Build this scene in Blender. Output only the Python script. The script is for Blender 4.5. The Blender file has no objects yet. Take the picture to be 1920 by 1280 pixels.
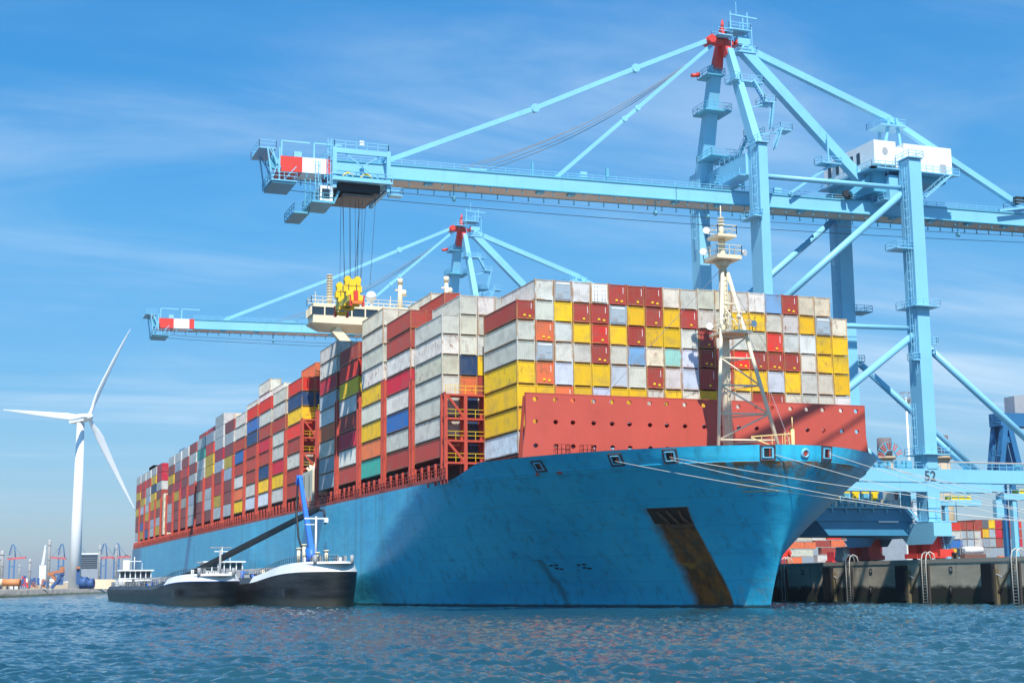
import bpy, math, random
import numpy as np
from mathutils import Vector, Matrix
rad = math.radians
random.seed(7)
sc = bpy.context.scene
COL = sc.collection

# ------------------------------------------------------------------ camera
AZ, PI_, RO = rad(20.652), rad(9.444), rad(-0.5435)
CAM = Vector((165.17, -86.69, 2.958))
d = Vector((-math.cos(AZ), math.sin(AZ), 0)); r = Vector((math.sin(AZ), math.cos(AZ), 0))
fw = d*math.cos(PI_) + Vector((0, 0, math.sin(PI_))); up = -d*math.sin(PI_) + Vector((0, 0, math.cos(PI_)))
r2 = r*math.cos(RO) + up*math.sin(RO); u2 = -r*math.sin(RO) + up*math.cos(RO)
cd = bpy.data.cameras.new('camera'); cam = bpy.data.objects.new('camera', cd); COL.objects.link(cam)
M = Matrix((r2, u2, -fw)).transposed().to_4x4(); M.translation = CAM
cam.matrix_world = M
cd.sensor_width = 36; cd.lens = 2730.0/1920*36; cd.clip_end = 30000; cd.clip_start = 0.5
sc.camera = cam

# ------------------------------------------------------------------ light, sky, exposure
EL, SAZ = rad(54), rad(15.5)
SUN = Vector((math.cos(EL)*math.cos(SAZ), -math.cos(EL)*math.sin(SAZ), math.sin(EL)))
sl = bpy.data.lights.new('sun', 'SUN'); sl.energy = 4.75; sl.angle = rad(0.5); sl.color = (1, .95, .88)
so = bpy.data.objects.new('sun', sl); COL.objects.link(so)
so.rotation_euler = SUN.to_track_quat('Z', 'Y').to_euler(); so.location = (100, -50, 200)
sc.view_settings.view_transform = 'Standard'; sc.view_settings.look = 'None'
sc.view_settings.exposure = 0.42; sc.view_settings.gamma = 1

W = bpy.data.worlds.new('World'); sc.world = W; W.use_nodes = True
nt = W.node_tree; N = nt.nodes; Lk = nt.links
bg = N['Background']; bg.inputs[1].default_value = 0.095
sky = N.new('ShaderNodeTexSky'); sky.sky_type = 'NISHITA'; sky.sun_disc = False
sky.sun_elevation = EL; sky.sun_rotation = math.atan2(SUN.x, SUN.y); sky.altitude = 0
sky.air_density = 1.0; sky.dust_density = 0.6; sky.ozone_density = 2.0
tc = N.new('ShaderNodeTexCoord')
sep = N.new('ShaderNodeSeparateXYZ'); Lk.new(tc.outputs['Generated'], sep.inputs[0])
def wmath(op, a, b=None):
    n = N.new('ShaderNodeMath'); n.operation = op
    for i, v in enumerate((a, b)):
        if v is None: continue
        if isinstance(v, (int, float)): n.inputs[i].default_value = v
        else: Lk.new(v, n.inputs[i])
    return n.outputs[0]
zz = wmath('ADD', wmath('MAXIMUM', sep.outputs[2], 0.0), 0.10)
comb = N.new('ShaderNodeCombineXYZ')
Lk.new(wmath('DIVIDE', sep.outputs[0], zz), comb.inputs[0]); Lk.new(wmath('DIVIDE', sep.outputs[1], zz), comb.inputs[1])
def cloud(scale, rot, stretch, detail, lo, hi, dist=0.6):
    mp = N.new('ShaderNodeMapping'); mp.inputs['Rotation'].default_value = (0, 0, rot)
    mp.inputs['Scale'].default_value = (scale, scale*stretch, 1); Lk.new(comb.outputs[0], mp.inputs[0])
    no = N.new('ShaderNodeTexNoise'); no.inputs['Scale'].default_value = 1; no.inputs['Detail'].default_value = detail
    no.inputs['Roughness'].default_value = 0.62; no.inputs['Distortion'].default_value = dist
    Lk.new(mp.outputs[0], no.inputs[0])
    mr = N.new('ShaderNodeMapRange'); mr.interpolation_type = 'SMOOTHSTEP'
    mr.inputs[1].default_value = lo; mr.inputs[2].default_value = hi; Lk.new(no.outputs[0], mr.inputs[0])
    return mr.outputs[0]
c1 = cloud(0.30, rad(-62), .55, 6, 0.36, 0.66, 1.0)
c2 = cloud(1.5, rad(-66), .35, 9, 0.38, 0.74, 1.1)
c3 = cloud(0.8, rad(-54), .3, 9, 0.46, 0.74, 1.3)
cm = wmath('ADD', wmath('MULTIPLY', c1, wmath('ADD', wmath('MULTIPLY', c2, 0.95), 0.12)), wmath('MULTIPLY', c3, 0.35))
fade = N.new('ShaderNodeMapRange'); fade.inputs[1].default_value = 0.02; fade.inputs[2].default_value = 0.10
Lk.new(sep.outputs[2], fade.inputs[0])
fade2 = N.new('ShaderNodeMapRange'); fade2.inputs[1].default_value = 0.5; fade2.inputs[2].default_value = 0.24
fade2.inputs[3].default_value = 0.12; Lk.new(sep.outputs[2], fade2.inputs[0])
cm = wmath('MULTIPLY', wmath('MULTIPLY', wmath('MULTIPLY', cm, fade.outputs[0]), fade2.outputs[0]), 0.62)
tint = N.new('ShaderNodeMix'); tint.data_type = 'RGBA'; tint.blend_type = 'MULTIPLY'; tint.inputs[0].default_value = 1
Lk.new(sky.outputs[0], tint.inputs[6])
tr = N.new('ShaderNodeValToRGB'); Lk.new(sep.outputs[2], tr.inputs[0])
tr.color_ramp.elements[0].position = 0.0; tr.color_ramp.elements[0].color = (.40, .43, .57, 1)
tr.color_ramp.elements[1].position = 0.42; tr.color_ramp.elements[1].color = (.09, .60, .90, 1)
e_ = tr.color_ramp.elements.new(0.10); e_.color = (.29, .46, .58, 1)
e_ = tr.color_ramp.elements.new(0.24); e_.color = (.20, .57, .74, 1)
sc2 = N.new('ShaderNodeMix'); sc2.data_type = 'RGBA'; sc2.blend_type = 'MULTIPLY'; sc2.inputs[0].default_value = 1
Lk.new(tr.outputs[0], sc2.inputs[6]); sc2.inputs[7].default_value = (1.7, 1.7, 1.7, 1); Lk.new(sc2.outputs[2], tint.inputs[7])
mx = N.new('ShaderNodeMix'); mx.data_type = 'RGBA'; Lk.new(cm, mx.inputs[0])
Lk.new(tint.outputs[2], mx.inputs[6]); mx.inputs[7].default_value = (6.3, 7.6, 8.8, 1)
Lk.new(mx.outputs[2], bg.inputs[0])

# ------------------------------------------------------------------ materials
def newmat(name):
    m = bpy.data.materials.new(name); m.use_nodes = True
    return m, m.node_tree.nodes, m.node_tree.links, m.node_tree.nodes['Principled BSDF']
def nmath(n, l, op, a, b=None, c=None):
    x = n.new('ShaderNodeMath'); x.operation = op
    for i, v in enumerate((a, b, c)):
        if v is None: continue
        if isinstance(v, (int, float)): x.inputs[i].default_value = v
        else: l.new(v, x.inputs[i])
    return x.outputs[0]
def nnoise(n, l, vec, scale=(1, 1, 1), s=1.0, detail=4, rough=.55, dist=0):
    mp = n.new('ShaderNodeMapping'); mp.inputs['Scale'].default_value = scale; l.new(vec, mp.inputs[0])
    t = n.new('ShaderNodeTexNoise'); t.inputs['Scale'].default_value = s; t.inputs['Detail'].default_value = detail
    t.inputs['Roughness'].default_value = rough; t.inputs['Distortion'].default_value = dist; l.new(mp.outputs[0], t.inputs[0])
    return t.outputs[0]
def nramp(n, l, v, lo, hi, a=0., b=1., smooth=True):
    m = n.new('ShaderNodeMapRange'); m.interpolation_type = 'SMOOTHSTEP' if smooth else 'LINEAR'
    for i, q in enumerate((lo, hi, a, b)): m.inputs[i+1].default_value = q
    l.new(v, m.inputs[0]); return m.outputs[0]
def nmix(n, l, f, a, b, mode='MIX'):
    m = n.new('ShaderNodeMix'); m.data_type = 'RGBA'; m.blend_type = mode
    if isinstance(f, (int, float)): m.inputs[0].default_value = f
    else: l.new(f, m.inputs[0])
    for i, v in ((6, a), (7, b)):
        if isinstance(v, tuple): m.inputs[i].default_value = v if len(v) == 4 else v+(1,)
        else: l.new(v, m.inputs[i])
    return m.outputs[2]
MC = {}
def paint(name, col, rough=.5, metal=0., dirt=.25, scale=1.0, streak=.3, dcol=(.12, .09, .07), spec=.4):
    if name in MC: return MC[name]
    m, n, l, b = newmat(name)
    tcn = n.new('ShaderNodeTexCoord'); oi = n.new('ShaderNodeObjectInfo')
    v = tcn.outputs['Object']
    a = nnoise(n, l, v, (scale,)*3, .8, 5)
    s = nnoise(n, l, v, (scale*2.5, scale*2.5, scale*.25), 1.0, 4)
    f = nmath(n, l, 'MULTIPLY', nramp(n, l, a, .48, .78), dirt)
    g = nmath(n, l, 'MULTIPLY', nramp(n, l, s, .55, .8), streak)
    c = nmix(n, l, nmath(n, l, 'MAXIMUM', f, g), col, tuple(.5*x+.5*y for x, y in zip(col, dcol)))
    vv = nmath(n, l, 'ADD', nmath(n, l, 'MULTIPLY', nnoise(n, l, v, (scale*.3,)*3, 1, 2), .3), .85)
    hs = n.new('ShaderNodeHueSaturation'); l.new(c, hs.inputs['Color']); l.new(vv, hs.inputs['Value'])
    l.new(hs.outputs[0], b.inputs['Base Color'])
    b.inputs['Roughness'].default_value = rough; b.inputs['Metallic'].default_value = metal
    b.inputs['Specular IOR Level'].default_value = spec
    MC[name] = m; return m

CRANE = paint('crane_blue_paint', (.24, .57, .76), .42, streak=.38, dirt=.22, scale=.3, dcol=(.12, .24, .28))
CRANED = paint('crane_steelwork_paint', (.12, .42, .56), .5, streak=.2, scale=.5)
CRED = paint('crane_red_paint', (.74, .06, .04), .45, streak=.1)
CWHITE = paint('crane_white_paint', (.80, .80, .77), .45, streak=.15, dcol=(.4, .38, .33))
BEIGE = paint('underside_paint', (.55, .50, .42), .6)
DARK = paint('dark_steel', (.03, .035, .04), .55)
BLACK = paint('black_steel', (.012, .013, .015), .5)
ROPE = paint('steel_rope', (.05, .05, .055), .6)
CREAM = paint('cream_paint', (.78, .68, .48), .5, streak=.3, dcol=(.45, .28, .12))
REDP = paint('ship_red_oxide', (.54, .088, .058), .55, dirt=.35, streak=.5, dcol=(.25, .05, .03), scale=.5)
REDL = paint('lashing_red', (.52, .075, .045), .55, streak=.4, dcol=(.2, .04, .03))
YEL = paint('safety_yellow', (.86, .58, .02), .45, streak=.25, dcol=(.3, .2, .05))
WHITE = paint('white_paint', (.80, .80, .78), .4, streak=.1, dirt=.1)
GREY = paint('grey_steel', (.32, .33, .34), .55)
GLASS = None
m, n, l, b = newmat('window_glass'); b.inputs['Base Color'].default_value = (.02, .035, .05, 1); b.inputs['Roughness'].default_value = .12
b.inputs['Specular IOR Level'].default_value = .8; GLASS = m
ROPEW = paint('mooring_rope', (.62, .60, .54), .8)
BLUEB = paint('bright_blue_paint', (.02, .16, .72), .45); FBL = paint('shore_blue_paint', (.045, .11, .28), .6); FOR = paint('shore_orange_paint', (.48, .18, .08), .6)
ORANGE = paint('orange_paint', (.85, .20, .04), .5)
TURB = paint('turbine_white', (.82, .83, .84), .4, dirt=.05, streak=.04, scale=.1, dcol=(.6, .6, .6))

# shipping container paint, tinted through the object colour
def cont_mat(name, frame=False, attr=False):
    m, n, l, b = newmat(name)
    tcn = n.new('ShaderNodeTexCoord'); oi = n.new('ShaderNodeObjectInfo')
    if attr:
        at = n.new('ShaderNodeAttribute'); at.attribute_name = 'tint'; base = at.outputs['Color']; v = tcn.outputs['Object']; rnd = None
    else:
        base = oi.outputs['Color']
        vm = n.new('ShaderNodeVectorMath'); vm.operation = 'ADD'; l.new(tcn.outputs['Object'], vm.inputs[0])
        cb = n.new('ShaderNodeCombineXYZ')
        rr = nmath(n, l, 'MULTIPLY', oi.outputs['Random'], 300.)
        l.new(rr, cb.inputs[0]); l.new(rr, cb.inputs[1]); l.new(cb.outputs[0], vm.inputs[1]); v = vm.outputs[0]; rnd = oi.outputs['Random']
    big = nnoise(n, l, v, (.5, .5, .7), 1, 4, .6)
    stk = nnoise(n, l, v, (2.2, 2.2, .35), 1, 5, .65)
    spot = nnoise(n, l, v, (1.1, 1.1, .8), 1.2, 6, .7, .3)
    grime = nmath(n, l, 'MULTIPLY', nramp(n, l, big, .42, .7), .5)
    c = nmix(n, l, grime, base, nmix(n, l, .6, base, (.16, .15, .13)))
    c = nmix(n, l, nmath(n, l, 'MULTIPLY', nramp(n, l, stk, .52, .74), .4), c, nmix(n, l, .65, base, (.22, .17, .11)))
    rust = nmath(n, l, 'MULTIPLY', nramp(n, l, spot, .54, .64), nramp(n, l, stk, .38, .55))
    if rnd is not None:
        rust = nmath(n, l, 'MULTIPLY', rust, nramp(n, l, nmath(n, l, 'FRACT', nmath(n, l, 'MULTIPLY', rnd, 37.3)), .35, 1, .05, 1.))
    else: rust = nmath(n, l, 'MULTIPLY', rust, .5)
    c = nmix(n, l, nmath(n, l, 'MULTIPLY', rust, .9), c, (.26, .10, .04))
    if frame:
        ff = nramp(n, l, nnoise(n, l, v, (1, 1, 1), .7, 4), .32, .56)
        if rnd is not None: ff = nmath(n, l, 'MULTIPLY', ff, nramp(n, l, nmath(n, l, 'FRACT', nmath(n, l, 'MULTIPLY', rnd, 91.7)), .2, .7, .1, .85))
        c = nmix(n, l, nmath(n, l, 'MULTIPLY', ff, .85), c, (.44, .22, .07))
    l.new(c, b.inputs['Base Color']); b.inputs['Roughness'].default_value = .5; b.inputs['Specular IOR Level'].default_value = .3
    return m
CB = cont_mat('container_panel_paint'); CF = cont_mat('container_frame_paint', True); CA = cont_mat('container_stack_paint', False, True)

# ------------------------------------------------------------------ mesh builder
class MB:
    def __init__(s): s.v = []; s.f = []; s.m = []; s.sm = []
    def q(s, pts, m=0, smooth=False):
        i = len(s.v); s.v += [tuple(p) for p in pts]; s.f.append(tuple(range(i, i+len(pts)))); s.m.append(m); s.sm.append(smooth)
    def box(s, x0, x1, y0, y1, z0, z1, m=0):
        i = len(s.v)
        s.v += [(x0,y0,z0),(x1,y0,z0),(x1,y1,z0),(x0,y1,z0),(x0,y0,z1),(x1,y0,z1),(x1,y1,z1),(x0,y1,z1)]
        for f in ((0,3,2,1),(4,5,6,7),(0,1,5,4),(1,2,6,5),(2,3,7,6),(3,0,4,7)):
            s.f.append(tuple(i+k for k in f)); s.m.append(m); s.sm.append(False)
        return s
    def beam(s, p, q, w, h=None, m=0, w2=None, h2=None, upv=(0,0,1)):
        p = Vector(p); q = Vector(q); a = (q-p)
        if a.length < 1e-6: return s
        a.normalize(); h = w if h is None else h; w2 = w if w2 is None else w2; h2 = h if h2 is None else h2
        U = Vector(upv)
        if abs(a.dot(U)) > .98: U = Vector((1, 0, 0)) if abs(a.x) < .9 else Vector((0, 1, 0))
        S = a.cross(U).normalized(); U = S.cross(a).normalized()
        i = len(s.v)
        for c, ww, hh in ((p, w, h), (q, w2, h2)):
            for sx, sy in ((-1,-1),(1,-1),(1,1),(-1,1)): s.v.append(tuple(c+S*(sx*ww/2)+U*(sy*hh/2)))
        for f in ((0,1,2,3),(7,6,5,4),(0,4,5,1),(1,5,6,2),(2,6,7,3),(3,7,4,0)):
            s.f.append(tuple(i+k for k in f)); s.m.append(m); s.sm.append(False)
        return s
    def tube(s, pts, rad_, n=8, m=0, cap=True):
        pts = [Vector(p) for p in pts]; R = rad_ if isinstance(rad_, (list, tuple)) else [rad_]*len(pts)
        base = len(s.v); prev = None
        for k, p in enumerate(pts):
            a = (pts[min(k+1, len(pts)-1)]-pts[max(k-1, 0)]).normalized()
            if prev is None:
                U = Vector((0,0,1)) if abs(a.z) < .95 else Vector((1,0,0)); U = (U-a*U.dot(a)).normalized()
            else: U = (prev-a*prev.dot(a)).normalized()
            prev = U; S = a.cross(U)
            for j in range(n):
                t = 2*math.pi*j/n; s.v.append(tuple(p+(U*math.cos(t)+S*math.sin(t))*R[k]))
        for k in range(len(pts)-1):
            for j in range(n):
                a0 = base+k*n+j; a1 = base+k*n+(j+1) % n
                s.f.append((a0, a1, a1+n, a0+n)); s.m.append(m); s.sm.append(n > 5)
        if cap:
            s.f.append(tuple(base+j for j in range(n))[::-1]); s.m.append(m); s.sm.append(False)
            e = base+(len(pts)-1)*n; s.f.append(tuple(e+j for j in range(n))); s.m.append(m); s.sm.append(False)
        return s
    def rail(s, pts, h=1.1, step=2.0, w=.07, m=0):
        pts = [Vector(p) for p in pts]
        for a, b_ in zip(pts[:-1], pts[1:]):
            L_ = (b_-a).length; k = max(1, int(L_/step))
            for i in range(k+1):
                c = a.lerp(b_, i/k); s.beam(c, c+Vector((0,0,h)), w, w, m)
            for hh in (h, h*.52): s.beam(a+Vector((0,0,hh)), b_+Vector((0,0,hh)), w, w, m)
        return s
    def plat(s, x0, x1, y0, y1, z, m=0, rm=None, h=1.1, t=.18):
        rm = m if rm is None else rm
        s.box(x0, x1, y0, y1, z-t, z, m)
        s.rail([(x0,y0,z),(x1,y0,z),(x1,y1,z),(x0,y1,z),(x0,y0,z)], h, 1.5, .07, rm); return s
    def stair(s, p, q, side, w=.9, m=0):
        p = Vector(p); q = Vector(q); S = Vector(side).normalized()*w
        for o in (Vector((0,0,0)), S):
            s.beam(p+o, q+o, .09, .3, m); s.beam(p+o+Vector((0,0,1)), q+o+Vector((0,0,1)), .06, .06, m)
            for i in range(4):
                c = p.lerp(q, i/3)+o; s.beam(c, c+Vector((0,0,1)), .05, .05, m)
        k = max(2, int(abs(q.z-p.z)/.45))
        for i in range(k):
            c = p.lerp(q, (i+.5)/k); s.beam(c, c+S, .28, .05, m)
        return s
    def ladder(s, x, y, z0, z1, ax=(0,1,0), out=(0,0,0), m=0, cage=True, w=.55):
        A = Vector(ax)*w/2; O = Vector(out); c = Vector((x, y, 0))
        for sg in (-1, 1): s.beam(c+A*sg+Vector((0,0,z0)), c+A*sg+Vector((0,0,z1)), .08, .08, m)
        z = z0
        while z < z1:
            s.beam(c-A+Vector((0,0,z)), c+A+Vector((0,0,z)), .05, .05, m); z += .6
        if cage and O.length > 0:
            for o in (c+O*.8, c+O*.6+A*1.3, c+O*.6-A*1.3): s.beam(o+Vector((0,0,z0+2)), o+Vector((0,0,z1)), .05, .05, m)
            z = z0+2
            while z < z1:
                P_ = [c-A*1.3, c-A*1.3+O*.6, c+O*.8, c+A*1.3+O*.6, c+A*1.3]
                for a, b_ in zip(P_[:-1], P_[1:]): s.beam(a+Vector((0,0,z)), b_+Vector((0,0,z)), .06, .06, m)
                z += 1.6
        return s
    def mesh(s, name, mats, org=(0,0,0)):
        me = bpy.data.meshes.new(name); o = Vector(org)
        me.from_pydata([(a-o.x, b_-o.y, c-o.z) for a, b_, c in s.v], [], s.f)
        for mm in mats: me.materials.append(mm)
        me.polygons.foreach_set('material_index', s.m); me.polygons.foreach_set('use_smooth', s.sm); me.update(); return me
    def build(s, name, mats, parent=None, label=None, org=None):
        if not isinstance(mats, (list, tuple)): mats = [mats]
        parts = s.split()
        if len(parts) > 1:
            first = None
            for p_ in parts:
                o = p_.build1(name, mats, parent, label, org); first = first or o
            return first
        return s.build1(name, mats, parent, label, org)
    def split(s, margin=.3, most=40):
        nf = len(s.f)
        if nf > 9000 or nf < 12: return [s]
        V = np.array(s.v); par = list(range(len(V)))
        def fd(a):
            while par[a] != a: par[a] = par[par[a]]; a = par[a]
            return a
        for f_ in s.f:
            a = fd(f_[0])
            for k in f_[1:]: par[fd(k)] = a
        rt = np.array([fd(f_[0]) for f_ in s.f]); vr = np.array([fd(i) for i in range(len(V))])
        ids = np.unique(rt); n_ = len(ids)
        if n_ < 2 or n_ > 1500: return [s]
        lo = np.array([V[vr == i].min(0) for i in ids]); hi = np.array([V[vr == i].max(0) for i in ids])
        p2 = list(range(n_))
        def f2(a):
            while p2[a] != a: p2[a] = p2[p2[a]]; a = p2[a]
            return a
        for i in range(n_):
            t_ = np.all((lo[i]-margin <= hi) & (lo <= hi[i]+margin), axis=1)
            for j in np.nonzero(t_)[0]: p2[f2(int(j))] = f2(i)
        cl = {int(ids[i]): f2(i) for i in range(n_)}; cs = sorted(set(cl.values()))
        if len(cs) < 2 or len(cs) > most: return [s]
        out = []
        for c in cs:
            m_ = MB(); mp = {}
            for k, f_ in enumerate(s.f):
                if cl[int(rt[k])] != c: continue
                nfc = []
                for q_ in f_:
                    if q_ not in mp: mp[q_] = len(m_.v); m_.v.append(s.v[q_])
                    nfc.append(mp[q_])
                m_.f.append(tuple(nfc)); m_.m.append(s.m[k]); m_.sm.append(s.sm[k])
            out.append(m_)
        return out
    def build1(s, name, mats, parent=None, label=None, org=None):
        if not isinstance(mats, (list, tuple)): mats = [mats]
        if org is None: org = ORG.get(rootof(parent).name, (0,0,0)) if parent else (0,0,0)
        o = bpy.data.objects.new(name, s.mesh(name, mats, org)); COL.objects.link(o)
        if parent: o.parent = parent
        else: o.location = org
        if label: o['label'] = label
        return o
ORG = {}
def rootof(o):
    while o.parent: o = o.parent
    return o
def tag(o, label, cat, group=None, kind=None):
    if kind != 'structure': o['label'] = label; o['category'] = cat
    if group: o['group'] = group
    if kind: o['kind'] = kind
    return o
def thing(name, label, cat, loc=(0,0,0), group=None, kind=None):
    o = bpy.data.objects.new(name, None); o.location = loc; COL.objects.link(o); ORG[o.name] = tuple(loc)
    o.empty_display_size = .5
    return tag(o, label, cat, group, kind)
def copy_tree(o, parent=None):
    c = o.copy(); COL.objects.link(c)
    if parent: c.parent = parent
    for ch in list(o.children): copy_tree(ch, c)
    return c

# ------------------------------------------------------------------ water
def build_water():
    rs = np.concatenate([[3, 12, 25, 36], np.geomspace(44, 520, 560), np.geomspace(560, 14000, 40)])
    a0 = math.atan2(d.y, d.x)
    fine = np.linspace(-rad(24), rad(24), 520)
    rest = np.linspace(rad(24), 2*math.pi-rad(24), 70)[1:-1]
    an = np.concatenate([fine, rest])+a0
    R, A = np.meshgrid(rs, an, indexing='ij')
    X = CAM.x+R*np.cos(A); Y = CAM.y+R*np.sin(A); Z = np.zeros_like(X)
    rng = np.random.default_rng(3)
    for k in range(64):
        lam = math.exp(rng.uniform(math.log(.38), math.log(2.7)))
        th = rad(170)+rng.normal(0, .6); kk = 2*math.pi/lam
        amp = .0084*lam**.8
        ph = rng.uniform(0, 6.28)
        sw_ = np.sin(kk*(X*math.cos(th)+Y*math.sin(th))+ph+.6*np.sin(kk*.21*(X*math.cos(th+1.2)+Y*math.sin(th+1.2))+ph*2))
        Z += amp*(2.1*((sw_+1)/2)**1.7-.95)
    Z *= 1+.35*np.sin(X*.05+1)*np.sin(Y*.061)
    Z *= np.clip((900-R)/600, 0, 1); Z[0, :] *= 0
    nr, na = X.shape
    co = np.stack([X, Y, Z], -1).reshape(-1, 3)
    idx = np.arange(nr*na).reshape(nr, na)
    a = idx[:-1, :]; b_ = idx[1:, :]
    F = np.stack([a, b_, np.roll(b_, -1, 1), np.roll(a, -1, 1)], -1).reshape(-1, 4)
    co = np.vstack([co, [[CAM.x, CAM.y, 0]]]); c = len(co)-1
    tris = np.stack([np.full(na, c), idx[0, :], np.roll(idx[0, :], -1)], -1)
    me = bpy.data.meshes.new('water'); me.vertices.add(len(co)); me.vertices.foreach_set('co', co.ravel().astype(np.float32))
    nl = F.size+tris.size; me.loops.add(nl); me.loops.foreach_set('vertex_index', np.concatenate([F.ravel(), tris.ravel()]).astype(np.int32))
    me.polygons.add(len(F)+len(tris))
    me.polygons.foreach_set('loop_start', np.concatenate([np.arange(len(F))*4, F.size+np.arange(len(tris))*3]).astype(np.int32))
    me.polygons.foreach_set('loop_total', np.concatenate([np.full(len(F), 4), np.full(len(tris), 3)]).astype(np.int32))
    me.polygons.foreach_set('use_smooth', np.ones(len(F)+len(tris), bool)); me.update(calc_edges=True); me.validate()
    m, n, l, b = newmat('harbour_water')
    b.inputs['Base Color'].default_value = (.008, .048, .072, 1); b.inputs['Roughness'].default_value = .045; b.inputs['IOR'].default_value = 1.33; b.inputs['Specular IOR Level'].default_value = .5
    tcn = n.new('ShaderNodeTexCoord'); v = tcn.outputs['Object']
    n1 = nnoise(n, l, v, (1, 1.4, 1), 3.0, 4, .6, .3); n2 = nnoise(n, l, v, (1, 1.3, 1), .9, 6, .62, .3)
    h_ = nmath(n, l, 'ADD', nmath(n, l, 'MULTIPLY', n1, .35), n2)
    bp = n.new('ShaderNodeBump'); bp.inputs['Strength'].default_value = .6; bp.inputs['Distance'].default_value = .30
    l.new(h_, bp.inputs['Height']); l.new(bp.outputs[0], b.inputs['Normal'])
    pt = nramp(n, l, nnoise(n, l, v, (.02, .05, 1), 1, 3), .35, .7)
    l.new(nmix(n, l, pt, (.012, .056, .082), (.018, .070, .094)), b.inputs['Base Color'])
    me.materials.append(m)
    o = bpy.data.objects.new('water', me); COL.objects.link(o); o['kind'] = 'structure'
build_water()

# ------------------------------------------------------------------ land
CONC = None
def build_land():
    global CONC
    m, n, l, b = newmat('quay_concrete'); tcn = n.new('ShaderNodeTexCoord'); v = tcn.outputs['Object']
    sp = n.new('ShaderNodeSeparateXYZ'); l.new(v, sp.inputs[0])
    base = nmix(n, l, nramp(n, l, nnoise(n, l, v, (.15, 1, .4), 1, 6, .65), .3, .7), (.66, .57, .42), (.46, .39, .29))
    base = nmix(n, l, nmath(n, l, 'MULTIPLY', nramp(n, l, nnoise(n, l, v, (1.6, 1, .12), 1, 5, .6), .5, .75), .55), base, (.11, .09, .07))
    zn = nmath(n, l, 'ADD', sp.outputs[2], nmath(n, l, 'MULTIPLY', nnoise(n, l, v, (.5, .5, .5), 1, 4), 1.3))
    wet = nramp(n, l, zn, 3.1, 2.5)
    base = nmix(n, l, wet, base, (.035, .032, .022))
    base = nmix(n, l, nmath(n, l, 'MULTIPLY', nramp(n, l, zn, 1.7, 1.0), .8), base, (.02, .035, .012))
    l.new(base, b.inputs['Base Color']); b.inputs['Roughness'].default_value = .8
    CONC = m
    m2, n, l, b = newmat('apron_asphalt'); tcn = n.new('ShaderNodeTexCoord'); v = tcn.outputs['Object']
    l.new(nmix(n, l, nnoise(n, l, v, (.05, .05, .05), 1, 6), (.09, .09, .085), (.16, .155, .145)), b.inputs['Base Color']); b.inputs['Roughness'].default_value = .9
    g = MB(); g.box(-2500, 700, 33.2, 2500, -4, 5.6, 0); o = g.build('ground', [m2]); o['kind'] = 'structure'
    # far shore with a sloping stone bank
    m3, n, l, b = newmat('far_shore_sand'); tcn = n.new('ShaderNodeTexCoord'); v = tcn.outputs['Object']
    l.new(nmix(n, l, nnoise(n, l, v, (.08, .08, .3), 1, 6), (.42, .35, .25), (.26, .25, .20)), b.inputs['Base Color']); b.inputs['Roughness'].default_value = .9
    m4, n, l, b = newmat('bank_stone'); tcn = n.new('ShaderNodeTexCoord'); v = tcn.outputs['Object']
    sp = n.new('ShaderNodeSeparateXYZ'); l.new(v, sp.inputs[0])
    st = nmix(n, l, nramp(n, l, nnoise(n, l, v, (1, 1, 1), .9, 5, .7), .35, .65), (.34, .31, .26), (.16, .15, .13))
    l.new(nmix(n, l, nramp(n, l, sp.outputs[2], 1.0, .3), st, (.07, .09, .03)), b.inputs['Base Color']); b.inputs['Roughness'].default_value = .9
    line = [(-60, -129), (-385, -69), (-614, -31), (-724, -5), (-1150, 75)]
    g = MB(); rnd = random.Random(5)
    back = [(-900, -2600), (-3000, -2600), (-9000, -2600), (-9000, 0), (-9000, 75)]
    P0 = []; 
    for (x0, y0), (x1, y1) in zip(line[:-1], line[1:]):
        k = 24
        for i in range(k): P0.append((x0+(x1-x0)*i/k, y0+(y1-y0)*i/k))
    P0.append(line[-1])
    nx, ny = -.17, -.98
    rows = []
    for j, (off, z) in enumerate(((0, -1.5), (3, .1), (5.5, 1.2), (8, 2.3), (12, 2.65))):
        rows.append([(x-off*.98*.2+rnd.uniform(-.4, .4), y-off*.98+rnd.uniform(-.4, .4), z+rnd.uniform(-.12, .12)) for x, y in P0])
    for a, b2 in zip(rows[:-1], rows[1:]):
        for i in range(len(a)-1): g.q([a[i], a[i+1], b2[i+1], b2[i]], 1)
    # the shore lies on the far side of its waterline as seen from the channel
    o = None
    g2 = MB(); rows = []
    for j, (off, z) in enumerate(((-2, -1.5), (1, .1), (4, 1.1), (8, 2.2), (12, 2.6))):
        rows.append([(x-off*.93+rnd.uniform(-.5, .5), y-off*.2+rnd.uniform(-.3, .3), z+rnd.uniform(-.15, .15)) for x, y in P0])
    for a, b2 in zip(rows[:-1], rows[1:]):
        for i in range(len(a)-1): g2.q([a[i], b2[i], b2[i+1], a[i+1]], 1)
    top = rows[-1]
    for i in range(len(top)-1):
        a, c = top[i], top[i+1]
        g2.q([a, (-9000, a[1]-2500*(1-i/len(top)), 2.6), (-9000, c[1]-2500*(1-(i+1)/len(top)), 2.6), c], 0)
    o = g2.build('far_shore', [m3, m4]); o['kind'] = 'structure'
build_land()

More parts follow.
